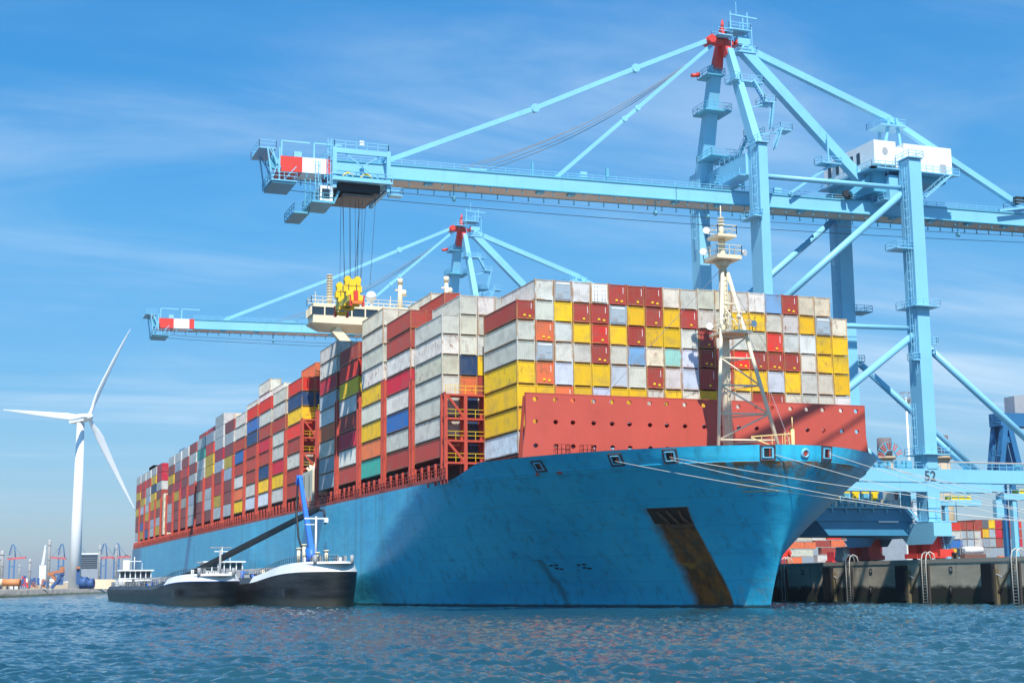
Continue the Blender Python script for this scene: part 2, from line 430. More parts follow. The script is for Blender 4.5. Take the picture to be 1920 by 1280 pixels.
# ------------------------------------------------------------------ quay wall
def build_quay():
    t = thing('quay_wall', 'stained concrete quay wall with black fenders and ladders right of the bow', 'quay wall', (-60, 31.5, 0))
    g = MB(); x = -420
    while x < 260:
        g.box(x+.04, x+17.56, 31.5, 33.19, -4, 5.1, 0); x += 17.6
    g.build('wall_panel', CONC, t)
    g = MB(); g.box(-420, 260, 31.44, 33.3, 5.1, 5.62, 0); g.build('coping', paint('coping_concrete', (.38, .35, .29), .8, streak=.5, scale=.5), t)
    for k in range(-4, 9):
        xf = -18.4+k*17.7
        g = MB(); g.box(xf-1.0, xf+1.0, 30.7, 31.25, .3, 4.9, 0)
        g.box(xf-.6, xf+.6, 31.0, 31.5, 3.4, 4.3, 1); g.box(xf-.6, xf+.6, 31.0, 31.5, 1.0, 1.9, 1)
        g.beam((xf+1.2, 31.2, -1), (xf+1.2, 31.2, 4.2), .45, .45, 2)
        g.beam((xf+1.3, 31.15, 1.3), (xf+3.8, 31.35, 4.4), .16, .16, 2)
        f_ = g.build('fender', [BLACK, DARK, paint('pile_steel', (.14, .11, .06), .7, streak=.6)], t)
        c_ = MB(); c_.tube([(xf+1.3, 31.1, 3.6), (xf+2.4, 31.2, 3.2), (xf+3.9, 31.4, 4.5)], .09, 5, 0); c_.build('fender_chain', GREY, f_)
    for k in range(-4, 9):
        xl = -31.2+k*17.6
        g = MB()
        for s in (-.45, .45):
            g.tube([(xl+s, 31.2, -1.5), (xl+s, 31.2, 5.6), (xl+s, 31.4, 6.3), (xl+s, 31.9, 6.6), (xl+s, 32.5, 6.3), (xl+s, 32.7, 5.62)], .075, 6, 0)
        z = -1
        while z < 5.6: g.beam((xl-.45, 31.2, z), (xl+.45, 31.2, z), .06, .06, 0); z += .38
        g.box(xl-.85, xl-.6, 31.2, 31.48, -2, 4.9, 1); g.box(xl+.6, xl+.85, 31.2, 31.48, -2, 4.9, 1)
        g.build('ladder', [paint('ladder_steel', (.6, .57, .5), .6), paint('pile_timber', (.05, .045, .04), .8)], t)
        g = MB(); xq = xl+5.2; g.box(xq-.3, xq+.3, 31.44, 31.49, 3.9, 4.6, 0); g.box(xq-.17, xq+.17, 31.42, 31.45, 4.03, 4.47, 1)
        g.build('berth_plate', [BLACK, GREY], t)
        g = MB(); g.tube([(xq-.2, 31.35, 2.2), (xq+.1, 31.25, 1.5), (xq-.1, 31.3, .8)], .16, 6, 0); g.build('mooring_ring', BLACK, t)
    for k in range(-4, 9):
        xb = -14.5+k*11.6*2
        if xb > 250: continue
        g = MB(); g.tube([(xb, 32.6, 5.62), (xb, 32.6, 6.1), (xb, 32.6, 6.15), (xb, 32.6, 6.4)], [.25, .22, .4, .34], 10, 0); g.build('bollard', BLACK, t)
build_quay()

# ------------------------------------------------------------------ container ship
P1, PB, G1, G2 = 14.66, 14.44, 12.35, 13.17
def bayX(k):
    if k == 1: return 0.
    return -P1-(k-2)*PB-(G1 if k > 6 else 0)-(G2 if k > 19 else 0)
SHIP = thing('container_ship', 'huge blue container ship with red breakwater moored along the quay', 'ship', (0, 0, 0))
def hcurve(z, v=None):
    v = np.sin(np.linspace(0, 1, 400)*np.pi/2) if v is None else v
    t = np.clip((z if z < 16.05 else 16.05+(z-16.05)*(1-.92*v**3))/18., 0, 1); a = t**1.561; b = t**1.154
    X0 = -63.2+v*81.; Y0 = 29.3*np.maximum(1-v**1.883, 0)**1.333
    Xd = -22.3+v*49.2; Yd = 29.3*np.maximum(1-v**1.937, 0)**.521
    return X0+(Xd-X0)*b, Y0+(Yd-Y0)*a
def hy(X, z):
    x, y = hcurve(z)
    return float(np.interp(X, x, y, left=29.3, right=0.))
def ztop(X):
    t = min(max((X+10.5)/6.5, 0), 1); return 16.2+1.62*t*t*(3-2*t)
def hull_mat():
    m, n, l, b = newmat('hull_blue_paint'); tcn = n.new('ShaderNodeTexCoord'); v = tcn.outputs['Object']
    sp = n.new('ShaderNodeSeparateXYZ'); l.new(v, sp.inputs[0]); X, Y, Z = sp.outputs
    big = nnoise(n, l, v, (.07, .07, .12), 1, 5, .6); fine = nnoise(n, l, v, (.6, .6, .9), 1, 6, .65)
    c = nmix(n, l, nramp(n, l, big, .38, .62), (.026, .47, .71), (.045, .53, .75))
    bl = nnoise(n, l, v, (.16, .16, .22), 1, 6, .7, .6)
    c = nmix(n, l, nmath(n, l, 'MULTIPLY', nramp(n, l, bl, .50, .70), .4), c, (.07, .54, .70))
    c = nmix(n, l, nmath(n, l, 'MULTIPLY', nramp(n, l, bl, .46, .32), .3), c, (.02, .33, .56))
    c = nmix(n, l, nmath(n, l, 'MULTIPLY', nramp(n, l, fine, .5, .8), .35), c, (.09, .30, .38))
    stk = nnoise(n, l, v, (.9, .9, .045), 1, 5, .65)
    c = nmix(n, l, nmath(n, l, 'MULTIPLY', nramp(n, l, stk, .5, .72), .5), c, (.03, .17, .24))
    # plate seams
    for off, per in ((0., 3.1),):
        fr = nmath(n, l, 'FRACT', nmath(n, l, 'DIVIDE', Z, per)); 
        c = nmix(n, l, nmath(n, l, 'MULTIPLY', nmath(n, l, 'LESS_THAN', fr, .022), .35), c, (.02, .14, .22))
    fr = nmath(n, l, 'FRACT', nmath(n, l, 'DIVIDE', X, 12.4))
    c = nmix(n, l, nmath(n, l, 'MULTIPLY', nmath(n, l, 'LESS_THAN', fr, .006), .35), c, (.02, .14, .22))
    # worn grey paint on the lower stem
    wear = nmath(n, l, 'MULTIPLY', nmath(n, l, 'MULTIPLY', nramp(n, l, fine, .48, .62), nramp(n, l, X, 6, 15)), nramp(n, l, Z, 5, 1))
    c = nmix(n, l, nmath(n, l, 'MULTIPLY', wear, .5), c, (.22, .38, .42))
    # rust below the anchor, starboard bow
    wob = nmath(n, l, 'MULTIPLY', nmath(n, l, 'SUBTRACT', nnoise(n, l, v, (.5, .5, .35), 1, 5, .7), .5), 2.2)
    Xw = nmath(n, l, 'ADD', X, wob)
    le = nmath(n, l, 'SUBTRACT', Xw, nmath(n, l, 'ADD', nmath(n, l, 'MULTIPLY', nmath(n, l, 'MULTIPLY', Z, Z), .0247), 7.5))
    ri = nmath(n, l, 'SUBTRACT', nmath(n, l, 'ADD', nmath(n, l, 'MULTIPLY', nmath(n, l, 'MULTIPLY', nmath(n, l, 'MULTIPLY', Z, Z), Z), .0018), 12.45), nmath(n, l, 'ADD', X, nmath(n, l, 'MULTIPLY', wob, .25)))
    ms = nmath(n, l, 'MULTIPLY', nramp(n, l, le, -.9, .8), nramp(n, l, ri, -.25, .1))
    ms = nmath(n, l, 'MULTIPLY', ms, nmath(n, l, 'LESS_THAN', Z, 11.5)); ms = nmath(n, l, 'MULTIPLY', ms, nmath(n, l, 'LESS_THAN', Y, 0))
    rc = nmix(n, l, nramp(n, l, nnoise(n, l, v, (.8, .8, .25), 1, 6, .7), .35, .7), (.13, .045, .012), (.40, .12, .015))
    rc = nmix(n, l, nmath(n, l, 'MULTIPLY', nramp(n, l, fine, .5, .62), .35), rc, (.05, .10, .06))
    c = nmix(n, l, ms, c, rc)
    # thin rust stain further aft
    le = nmath(n, l, 'SUBTRACT', X, nmath(n, l, 'ADD', nmath(n, l, 'MULTIPLY', Z, 0.05), -10.0)); 
    s2 = nmath(n, l, 'MULTIPLY', nramp(n, l, nmath(n, l, 'ABSOLUTE', nmath(n, l, 'ADD', le, wob)), .8, .1), nmath(n, l, 'LESS_THAN', Z, 6))
    s2 = nmath(n, l, 'MULTIPLY', s2, nmath(n, l, 'LESS_THAN', Y, 0))
    c = nmix(n, l, nmath(n, l, 'MULTIPLY', s2, .55), c, (.05, .07, .03))
    # rust runs under the bulwark knuckle at the stem
    rr = nnoise(n, l, v, (1.5, .8, .14), 1, 5, .7)
    k1 = nmath(n, l, 'MULTIPLY', nramp(n, l, Z, 12.3, 15.7), nmath(n, l, 'LESS_THAN', Z, 16.05))
    k1 = nmath(n, l, 'MULTIPLY', nmath(n, l, 'MULTIPLY', k1, nramp(n, l, rr, .40, .60)), nramp(n, l, X, 19., 22.5))
    k1 = nmath(n, l, 'MULTIPLY', k1, nramp(n, l, Y, 13, 7))
    c = nmix(n, l, nmath(n, l, 'MULTIPLY', k1, .8), c, (.24, .13, .035))
    k2 = nmath(n, l, 'MULTIPLY', nramp(n, l, Z, 15.0, 16.0), nmath(n, l, 'LESS_THAN', Z, 16.05))
    k2 = nmath(n, l, 'MULTIPLY', nmath(n, l, 'MULTIPLY', k2, nramp(n, l, rr, .38, .52)), nramp(n, l, X, 19.5, 22.))
    k2 = nmath(n, l, 'MULTIPLY', k2, nramp(n, l, Y, 13, 8))
    c = nmix(n, l, nmath(n, l, 'MULTIPLY', k2, .85), c, (.30, .12, .02))
    # boot top near the waterline
    c = nmix(n, l, nramp(n, l, nmath(n, l, 'ADD', Z, nmath(n, l, 'MULTIPLY', fine, .35)), .65, .3), c, (.02, .06, .07))
    l.new(c, b.inputs['Base Color']); b.inputs['Roughness'].default_value = .38; b.inputs['Specular IOR Level'].default_value = .45
    bp = n.new('ShaderNodeBump'); bp.inputs['Strength'].default_value = .6; bp.inputs['Distance'].default_value = .16
    l.new(nnoise(n, l, v, (.35, .35, .5), 1, 2), bp.inputs['Height']); l.new(bp.outputs[0], b.inputs['Normal'])
    return m
HULL = hull_mat()
def build_hull():
    us = np.sin(np.linspace(0, 1, 130)*np.pi/2)
    zs = 42
    aft = [-371.5, -371.4, -340, -300, -250, -200, -150, -110, -85]
    rows = []   # per v-level list of (X,Y,Z) from stern to stem, starboard
    ztu = [ztop(-22.3+u*49.2) for u in us]
    for j in range(zs+1):
        row = []; tt = j/zs
        for x in aft: row.append((x, 29.3 if x > -371.45 else 0, -3+tt*(16.2+3)))
        for k, u in enumerate(us):
            z = -3+tt*(ztu[k]+3); xx, yy = hcurve(z, np.array([u])); row.append((float(xx[0]), float(yy[0]), z))
        rows.append(row)
    v = []; f = []; w = len(rows[0])
    for sgn in (-1, 1):
        base = len(v)
        for row in rows: v += [(x, sgn*y, z) for x, y, z in row]
        for j in range(zs):
            for i in range(w-1):
                a = base+j*w+i; q_ = (a, a+1, a+1+w, a+w); f.append(q_ if sgn < 0 else q_[::-1])
    me = bpy.data.meshes.new('hull'); me.from_pydata(v, [], f); me.materials.append(HULL)
    me.polygons.foreach_set('use_smooth', [True]*len(f)); me.update()
    import bmesh
    bm = bmesh.new(); bm.from_mesh(me); bmesh.ops.remove_doubles(bm, verts=bm.verts, dist=1e-3); bm.to_mesh(me); bm.free()
    o = bpy.data.objects.new('hull', me); COL.objects.link(o); o.parent = SHIP
    # bulwark: inner skin, cap rail and knuckle
    uu = [k for k in range(len(us)) if ztu[k] > 16.22]
    g = MB()
    for sgn in (-1, 1):
        T = []; I = []; B_ = []
        for k in uu:
            x, y, z = rows[-1][len(aft)+k]; T.append(Vector((x, sgn*y, z))); nrm = Vector((.25 if us[k] > .5 else .05, 0, 0))
            I.append(Vector((x-.22*us[k]**3, sgn*max(y-.2*min(1, y/1.5), 0), z)))
            xx, yy = hcurve(15.8, np.array([us[k]])); B_.append(Vector((float(xx[0])-.25*us[k]**3, sgn*max(float(yy[0])-.25*min(1, y/1.5), 0), 15.8)))
        for i in range(len(T)-1):
            up_ = Vector((0, 0, .02))
            g.q([T[i]+up_, T[i+1]+up_, I[i+1]+up_, I[i]+up_], 0); g.q([I[i], I[i+1], B_[i+1], B_[i]], 0)
    g.build('bulwark', HULL, SHIP)
    g = MB(); xx, yy = hcurve(15.6, np.linspace(0, .995, 60)); D_ = [(-371, 29.3), (-120, 29.3)]+[(float(a), float(b_)) for a, b_ in zip(xx, yy)]
    for i in range(0, len(D_)-1):
        (x0, y0), (x1, y1) = D_[i], D_[i+1]; y0 = max(y0-.3, 0); y1 = max(y1-.3, 0)
        g.q([(x0, -y0, 15.7), (x1, -y1, 15.7), (x1, y1, 15.7), (x0, y0, 15.7)], 0)
    g.build('deck', paint('deck_paint', (.28, .08, .06), .7), SHIP)
    # knuckle line just under the bulwark
    g = MB();     us2 = np.linspace(.35, 1, 60)
    for sgn in (-1, 1):
        pts = []
        xx, yy = hcurve(16.05, us2)
        for X, Y in zip(xx, yy): pts.append((X+.02, sgn*(Y+.02), 16.05))
        g.tube(pts, .05, 5, 0)
    g.build('knuckle_strake', HULL, SHIP)
build_hull()
def hn(X, z, sgn):
    e = .08; y0 = hy(X, z); dx = (hy(X+e, z)-hy(X-e, z))/(2*e); dz = (hy(X, z+e)-hy(X, z-e))/(2*e)
    nn = Vector((-dx, sgn, -dz)).normalized(); return Vector((X, sgn*y0, z)), Vector((-dx, sgn*1., -dz)).normalized()
def bowx(y, z):
    x, yy = hcurve(z); return float(np.interp(abs(y), yy[::-1], x[::-1]))
def fairlead(X, z, sgn, size=1.6, rnd=False, org=None):
    c, nn = hn(X, z, sgn)
    if org: c = Vector(org); 
    T = Vector((0,0,1)).cross(nn).normalized(); U = nn.cross(T)
    g = MB(); c = c+nn*.06; s = size/2
    if rnd:
        K = 20
        for a in range(K):
            t0, t1 = 2*math.pi*a/K, 2*math.pi*(a+1)/K
            for r0, r1, h0, h1, mi in ((.4, .62, .2, .06, 1), (.3, .4, .1, .2, 1), (0, .3, .08, .08, 3)):
                g.q([c+(T*math.cos(t0)+U*math.sin(t0))*r0+nn*h0, c+(T*math.cos(t0)+U*math.sin(t0))*r1+nn*h1,
                     c+(T*math.cos(t1)+U*math.sin(t1))*r1+nn*h1, c+(T*math.cos(t1)+U*math.sin(t1))*r0+nn*h0], mi)
    else:
        for a, b_ in (((-s,-s),(s,-s)),((s,-s),(s,s)),((s,s),(-s,s)),((-s,s),(-s,-s))):
            g.beam(c+T*a[0]+U*a[1], c+T*b_[0]+U*b_[1], .12, .14, 0)
        g.q([c+T*-s*.62+U*-s*.62+nn*.05, c+T*s*.62+U*-s*.62+nn*.05, c+T*s*.62+U*s*.62+nn*.05, c+T*-s*.62+U*s*.62+nn*.05], 2)
        for a, b_ in (((-1,-1),(1,-1)),((1,-1),(1,1)),((1,1),(-1,1)),((-1,1),(-1,-1))):
            g.beam(c+(T*a[0]+U*a[1])*s*.66+nn*.08, c+(T*b_[0]+U*b_[1])*s*.66+nn*.04, .2, .1, 1)
        g.beam(c+U*-s*.6+T*.2+nn*.08, c+U*s*.6+T*.2+nn*.08, .1, .1, 3)
    g.build('fairlead', [paint('fairlead_rust', (.10, .05, .045), .7), paint('fairlead_blue', (.2, .5, .65), .5), BLACK, REDL], SHIP)
    return c+nn*.3
FL = {}
for i, (X, z, sg) in enumerate(((4.1, 16.75, -1), (13.8, 16.85, -1), (18.9, 16.9, -1), (bowx(3.9, 16.95), 16.95, -1), (bowx(3.5, 17.0), 17.0, 1))): FL[i] = fairlead(X, z, sg)
FL[5] = fairlead(bowx(.35, 16.9), 16.9, 1, rnd=True)

def build_anchor():
    zs = (11.45, 9.6); 
    def S(X, z, o=.03):
        c, nn = hn(X, z, -1); return c+nn*o
    g = MB()
    K = 6
    for i in range(K):
        for j in range(3):
            def pt(a, b_):
                z = 11.45-b_*(1.7); xl = 7.55+.0247*z*z; xr = 12.4+.0018*z**3; return S(xl+(xr-xl)*a, z)
            g.q([pt(i/K, j/3), pt((i+1)/K, j/3), pt((i+1)/K, (j+1)/3), pt(i/K, (j+1)/3)], 0)
    p = g.build('anchor_pocket', paint('pocket_rust', (.06, .028, .014), .8, streak=.6), SHIP)
    g = MB()
    a = S(12.4, 10.9, .35)
    for dx in (-1.2, 0, 1.2): g.tube([S(12.9+dx, 11.2, .2), S(12.9+dx*.8, 10.5, .4), S(12.9+dx*.9, 9.8, .3)], [.12, .2, .15], 8, 0)
    g.tube([S(11.5, 9.75, .3), S(12.8, 9.6, .4), S(14.1, 9.75, .3)], .2, 8, 0)
    g.tube([S(12.9, 11.3, .3), S(12.8, 9.3, .4)], .16, 8, 0)
    g.build('anchor', paint('anchor_rust', (.16, .06, .025), .85, streak=.6), SHIP)
    g = MB(); c0 = S(9.6, 4.9, .04)
    for (x, z, w_) in ((9.3, 5.1, .9), (9.6, 4.75, .6), (10, 4.95, .5)): g.q([S(x-w_/2, z-.18, .05), S(x+w_/2, z-.18, .05), S(x+w_/2, z+.18, .05), S(x-w_/2, z+.18, .05)], 0)
    g.build('rust_patch', paint('bright_rust', (.36, .15, .02), .9), SHIP)
    # draught marks and thruster symbols
    g = MB()
    def bar(x0, x1, z, sgn, h_=.12):
        K2 = 5
        for i in range(K2):
            xa, xb = x0+(x1-x0)*i/K2, x0+(x1-x0)*(i+1)/K2
            q_ = []
            for x, zz_ in ((xa, z-h_), (xb, z-h_), (xb, z+h_), (xa, z+h_)):
                c, nn = hn(x, zz_, sgn); q_.append(c+nn*.04)
            g.q(q_ if sgn < 0 else q_[::-1], 0)
    for z in (13.9, 13.4, 12.9): bar(21.4, 24.0, z, -1, .07)
    for z in (13.9, 13.4, 12.9): bar(21.4, 23.2, z, 1, .07)
    g.build('draught_mark', paint('worn_cream_marks', (.50, .44, .28), .7), SHIP)
    g = MB()
    for X0 in (-8.1, -4.1):
        for dx, dz in ((-.5, .25), (.3, .3), (0, -.1), (.6, -.2)): 
            q_ = [S(X0+dx-.28, 5+dz-.09, .05), S(X0+dx+.28, 5+dz-.09, .05), S(X0+dx+.28, 5+dz+.09, .05), S(X0+dx-.28, 5+dz+.09, .05)]; g.q(q_, 0)
    g.build('thruster_mark', BLACK, SHIP)
build_anchor()

def build_breakwater():
    X0, X1 = 2.7, 3.0
    ys = [-23.9+i*(47.9/19) for i in range(20)]; zc = [19.3, 22.2, 24.9]; zb = [17.9, 20.75, 23.5, 25.6]
    g = MB(); rr = .33
    def cell(y0, y1, z0, z1, hole):
        yc, zz_ = hole; K = 12
        ring = [(yc+rr*math.cos(2*math.pi*k/K), zz_+rr*.85*math.sin(2*math.pi*k/K)) for k in range(K)]
        out = []
        for k in range(K):
            c_, s_ = math.cos(2*math.pi*k/K), math.sin(2*math.pi*k/K); t = 1e9
            if c_ > 1e-9: t = min(t, (y1-yc)/c_)
            if c_ < -1e-9: t = min(t, (y0-yc)/c_)
            if s_ > 1e-9: t = min(t, (z1-zz_)/s_)
            if s_ < -1e-9: t = min(t, (z0-zz_)/s_)
            out.append((yc+c_*t, zz_+s_*t))
        cor = [(y1, z1), (y0, z1), (y0, z0), (y1, z0)]
        for k in range(K):
            a, b_ = k, (k+1) % K; oa, ob = out[a], out[b_]; mid = None
            if abs(oa[0]-ob[0]) > 1e-6 and abs(oa[1]-ob[1]) > 1e-6:
                for q_ in cor:
                    if (abs(q_[0]-oa[0]) < 1e-6 or abs(q_[1]-oa[1]) < 1e-6) and (abs(q_[0]-ob[0]) < 1e-6 or abs(q_[1]-ob[1]) < 1e-6): mid = q_
            for X, fl in ((X1, 0), (X0, 1)):
                P_ = [(X,)+ring[a], (X,)+oa]+([(X,)+mid] if mid else [])+[(X,)+ob, (X,)+ring[b_]]
                g.q(P_ if not fl else P_[::-1], 0)
            g.q([(X1,)+ring[a], (X1,)+ring[b_], (X0,)+ring[b_], (X0,)+ring[a]], 0)
    for i in range(19):
        for j in range(3): cell(ys[i], ys[i+1], zb[j], zb[j+1], ((ys[i]+ys[i+1])/2+.15*math.sin(i*2.3), zc[j]))
    # flared feet and lower strip, top edge
    g.box(X0, X1, -22.6, 22.6, 15.7, 17.9, 0)
    for sg in (-1, 1):
        pr = [(23.9, 21.8), (24.05, 20.4), (24.3, 19.1), (24.4, 17.82), (23.9, 17.82)] if sg < 0 else [(24.0, 21.8), (24.15, 20.6), (24.3, 19.2), (24.45, 17.82), (24.0, 17.82)]
        A = [(X1, sg*y, z) for y, z in pr]; B_ = [(X0, sg*y, z) for y, z in pr]
        g.q(A if sg > 0 else A[::-1], 0); g.q(B_[::-1] if sg > 0 else B_, 0)
        for k in range(len(A)): g.q([A[k], A[(k+1) % len(A)], B_[(k+1) % len(A)], B_[k]], 0)
    g.box(X0-.15, X1+.03, -23.9, 24.0, 25.6, 25.68, 0)
    for y in (-23.9, 24.0): g.box(X0, X1, y-.02, y+.02, 21.8, 25.6, 0)
    g.build('breakwater', REDP, SHIP)
    g = MB()
    for i in range(0, 20, 2): g.beam((2.6, ys[i], 25.3), (.6, ys[i], 17.2), .3, .3, 0)
    g.build('breakwater_bracket', REDP, SHIP)
    g = MB()
    for y in (-20.5, -17.2): g.rail([(5.2, y-.7, 18), (6.3, y-.7, 18), (6.3, y+.9, 18), (5.2, y+.9, 18)], 1.2, .5, .07, 0)
    for y in (-20.5, -17.2): g.box(5.3, 6.2, y-.5, y+.7, 15.7, 18, 0)
    g.build('deck_hatch_rail', REDL, SHIP)
build_breakwater()

def build_foremast():
    t = MB()
    t.tube([(9.2, 0, 15.7), (9.2, 0, 28), (9.2, 0, 34), (9.3, 0, 40.5)], [.60, .58, .55, .50], 16, 0)
    t.tube([(9.3, 0, 40.5), (9.3, 0, 45.5)], [.48, .4], 12, 0)
    p = t.build('foremast', CREAM, SHIP)
    g = MB(); A = (13.8, -4.0, 15.7); B_ = (15.2, 4.3, 15.7); TL = (9.9, -.35, 40.6); TR = (9.9, .35, 40.6)
    g.tube([A, TL], .22, 10, 0); g.tube([B_, TR], .25, 10, 0)
    def on(P_, Q_, z): t_ = (z-P_[2])/(Q_[2]-P_[2]); return tuple(P_[k]+(Q_[k]-P_[k])*t_ for k in range(3))
    for z0, z1 in ((19.5, 22.7), (22.7, 26.2), (26.2, 29.6), (29.6, 32.3), (32.3, 36.5)):
        a0, b0, a1, b1 = on(A, TL, z0), on(B_, TR, z0), on(A, TL, z1), on(B_, TR, z1)
        g.tube([a0, b0], .11, 6, 0); g.tube([a0, b1] if int(z0) % 2 else [b0, a1], .10, 6, 0)
        g.tube([b0, (9.2, 0, z0)], .09, 6, 0); g.tube([a0, (9.2, 0, z0)], .08, 6, 0)
    g.tube([on(A, TL, 36.5), on(B_, TR, 36.5)], .12, 6, 0)
    g.build('mast_bracing', CREAM, p)
    g = MB(); g.plat(8.2, 12.6, -1.6, 2.0, 33.0, 0, 0, 1.2, .35); g.tube([(11.5, .8, 33), (11.5, .8, 35.2)], .12, 6, 0); g.beam((11.5, -.1, 35.4), (11.5, 1.7, 35.4), .25, .2, 0); g.tube([(11.5, .8, 34.6), (11.5, .8, 35)], .3, 8, 0)
    g.build('radar_platform', CREAM, p)
    g = MB(); g.plat(7.6, 11.2, -1.7, 1.7, 42.6, 0, 0, 1.2, .5); g.tube([(9.3, 0, 41.3), (9.3, 0, 42.2)], [.6, 1.3], 10, 0)
    g.plat(7.9, 10.8, -1.3, 1.3, 45.3, 0, 0, 1.1, .35); g.tube([(9.3, 0, 45.3), (9.3, 0, 46.6)], .3, 8, 0); g.tube([(9.3, 0, 46.6), (9.3, 0, 49.2)], .07, 6, 0)
    for z in (46.7, 47.1, 47.5): g.tube([(9.3, 0, z), (9.3, 0, z+.12)], .45, 10, 0)
    g.build('mast_head', CREAM, p)
    g = MB()
    for x, y, z, c in ((8.0, -1.9, 43.4, (1, -.6, 0)), (10.9, 1.9, 43.0, (1, .5, -.2)), (8.1, -1.5, 46.1, (1, -.4, 0)), (8.6, -1.7, 33.9, (1, -.5, 0)), (12.4, 2.0, 33.8, (1, .3, 0))):
        c = Vector(c).normalized(); q0 = Vector((x, y, z)); g.tube([q0, q0+c*.4, q0+c*.5], [.18, .42, .44], 10, 0)
    g.build('deck_floodlight', WHITE, p)
    g = MB(); g.ladder(9.95, 0, 17, 41, (0, 1, 0), (0, 0, 0), 0, False, .4); g.build('mast_ladder', CREAM, p)
    g = MB(); g.tube([(19.3, 2.9, 15.7), (19.3, 2.9, 20.3)], .22, 8, 0); g.beam((19.3, 2.9, 19.8), (17.6, -1.6, 19.5), .12, .12, 0); g.beam((19.3, 2.9, 17.4), (17.6, -1.6, 19.4), .12, .12, 0)
    g.tube([(19.3, 2.9, 20.2), (19.3, 2.9, 21.7)], .06, 6, 0); g.ladder(19.0, 2.3, 16, 20, (0, 1, 0), (.6, 0, 0), 0, False)
    for k in range(4): z_ = 19.7; f_ = k/4.; g.beam((19.3-1.7*f_, 2.9-4.5*f_, 19.8-.3*f_), (19.3-1.7*f_, 2.9-4.5*f_, 17.4+2*f_), .07, .07, 0)
    g.build('stores_davit', paint('davit_yellow', (.8, .62, .25), .5), SHIP)
    g = MB()
    for a, b_ in (((9.3, .3, 41), (22, 1, 18)), ((9.3, -.3, 41), (3, -13.5, 25.6)), ((9.3, 0, 41), (3, 14, 25.6))): g.tube([a, b_], .03, 4, 0)
    g.build('mast_stay', GREY, p)
build_foremast()

def build_side():
    # coaming band, posts and rail along the starboard and port side
    g = MB(); xe = -12.
    for sg in (-1, 1):
        g.box(-371, xe, sg*27.2-.1, sg*27.2+.1, 15.7, 18.3, 0) if False else None
        x = -371
        while x < xe:
            g.box(x-.16, x+.16, sg*28.85-.14, sg*28.85+.14, 15.7, 18.55, 0); x += 3.05
        g.box(-371, xe, sg*29.0-.12, sg*29.0+.12, 16.22, 16.75, 0)
        g.rail([(-371, sg*29.1, 16.7), (xe, sg*29.1, 16.7)], 1.0, 1.5, .09, 0)
    g.build('side_rail', REDL, SHIP)
    g = MB(); g.box(-371, -13., -26.2, 26.2, 15.75, 18.3, 0); g.box(-13, 1., -22.5, 22.5, 15.75, 18.3, 0); g.build('hatch_coaming', paint('coaming_dark_red', (.10, .03, .022), .8), SHIP)
    # hatch beams
    g = MB()
    for k in range(1, 25):
        X = bayX(k); w_ = 23.8 if k == 1 else 28.8
        g.box(X-12.4, X+.2, -w_+.3, w_-.3, 18.3, 18.55, 0)
    g.build('hatch_cover', REDL, SHIP)
    TOPZ = {1: 27.3, 2: 31., 3: 32.9, 4: 33., 5: 33.3, 6: 33.3}
    for k in range(0, 25):
        if k == 0: continue
        Xa = bayX(k)-12.19-.35; 
        if k == 24: continue
        nxt = bayX(k+1)+.3
        if k in (6, 19): spans = [(Xa-1.5, Xa), (nxt, nxt+1.5)]
        else: spans = [(nxt, Xa)]
        for (xa, xb) in spans:
            zt = TOPZ.get(k, 32.6 if k < 12 else 30.5)
            if k == 6 and xa < -90: zt = 33.2
            g = MB(); w_ = 28.9
            ys = [-w_, -w_+2.6, -w_+5.3] if k > 1 else [-w_, -w_+2.7, -w_+5.4]
            ym = [-15, 0, 15]
            for sg in (-1, 1):
                for y in ys:
                    g.box(xb-.35, xb, sg*y-.22, sg*y+.22, 15.7, zt, 0); g.box(xa, xa+.35, sg*y-.22, sg*y+.22, 15.7, zt, 0)
            z = 18.5
            lv = []
            while z < zt-1: lv.append(z); z += 2.85
            lv.append(zt)
            for z in lv:
                g.box(xb-.3, xb-.02, -w_, w_, z-.25, z, 0); g.box(xa+.02, xa+.3, -w_, w_, z-.25, z, 0)
                if k == 1 or (k == 6): g.box(xa+.3, xb-.3, -w_, w_, z-.12, z-.06, 0); g.rail([(xb-.1, -w_, z), (xb-.1, -w_+5.4, z)], 1.1, 1.3, .06, 1)
                else: g.box(xa+.3, xb-.3, -w_, -w_+5, z-.12, z-.06, 0)
                g.beam((xb, -w_-.02, z+.05), (xa, -w_-.02, z+.05), .06, .4, 0)
            if k in (1, 6):
                for a in range(len(lv)-1): 
                    if a % 2 == 0: g.beam((xb-.2, -w_+.3, lv[a+1]-.3), (xb-.2, -w_+2.6, lv[a]), .3, .3, 0)
            g.build('lashing_bridge', [REDL, YEL], SHIP)
    # cargo-side gear box seen low on the gap aft of the sixth bay
    g = MB(); g.box(-98.2, -89., -28.9, -24, 15.8, 23.2, 0)
    c = g.build('deckhouse', CREAM, SHIP)
    g = MB()
    for z in (18.6, 19.6):
        for x in (-96.8, -95.6, -91.5): g.box(x-.12, x+.12, -28.95, -28.9, z, z+3, 0)
    g.build('vent_slot', DARK, c)
    g = MB(); rn = random.Random(2)
    for i in range(14):
        x = -97.6+i*.62; g.tube([(x, -28.4+rn.uniform(0, 2), 23.2), (x+rn.uniform(-.2, .2), -28.2+rn.uniform(0, 2), 24.1+rn.uniform(0, .9))], rn.uniform(.12, .3), 6, i % 2)
    g.build('roof_vent', [CREAM, WHITE], c)
build_side()

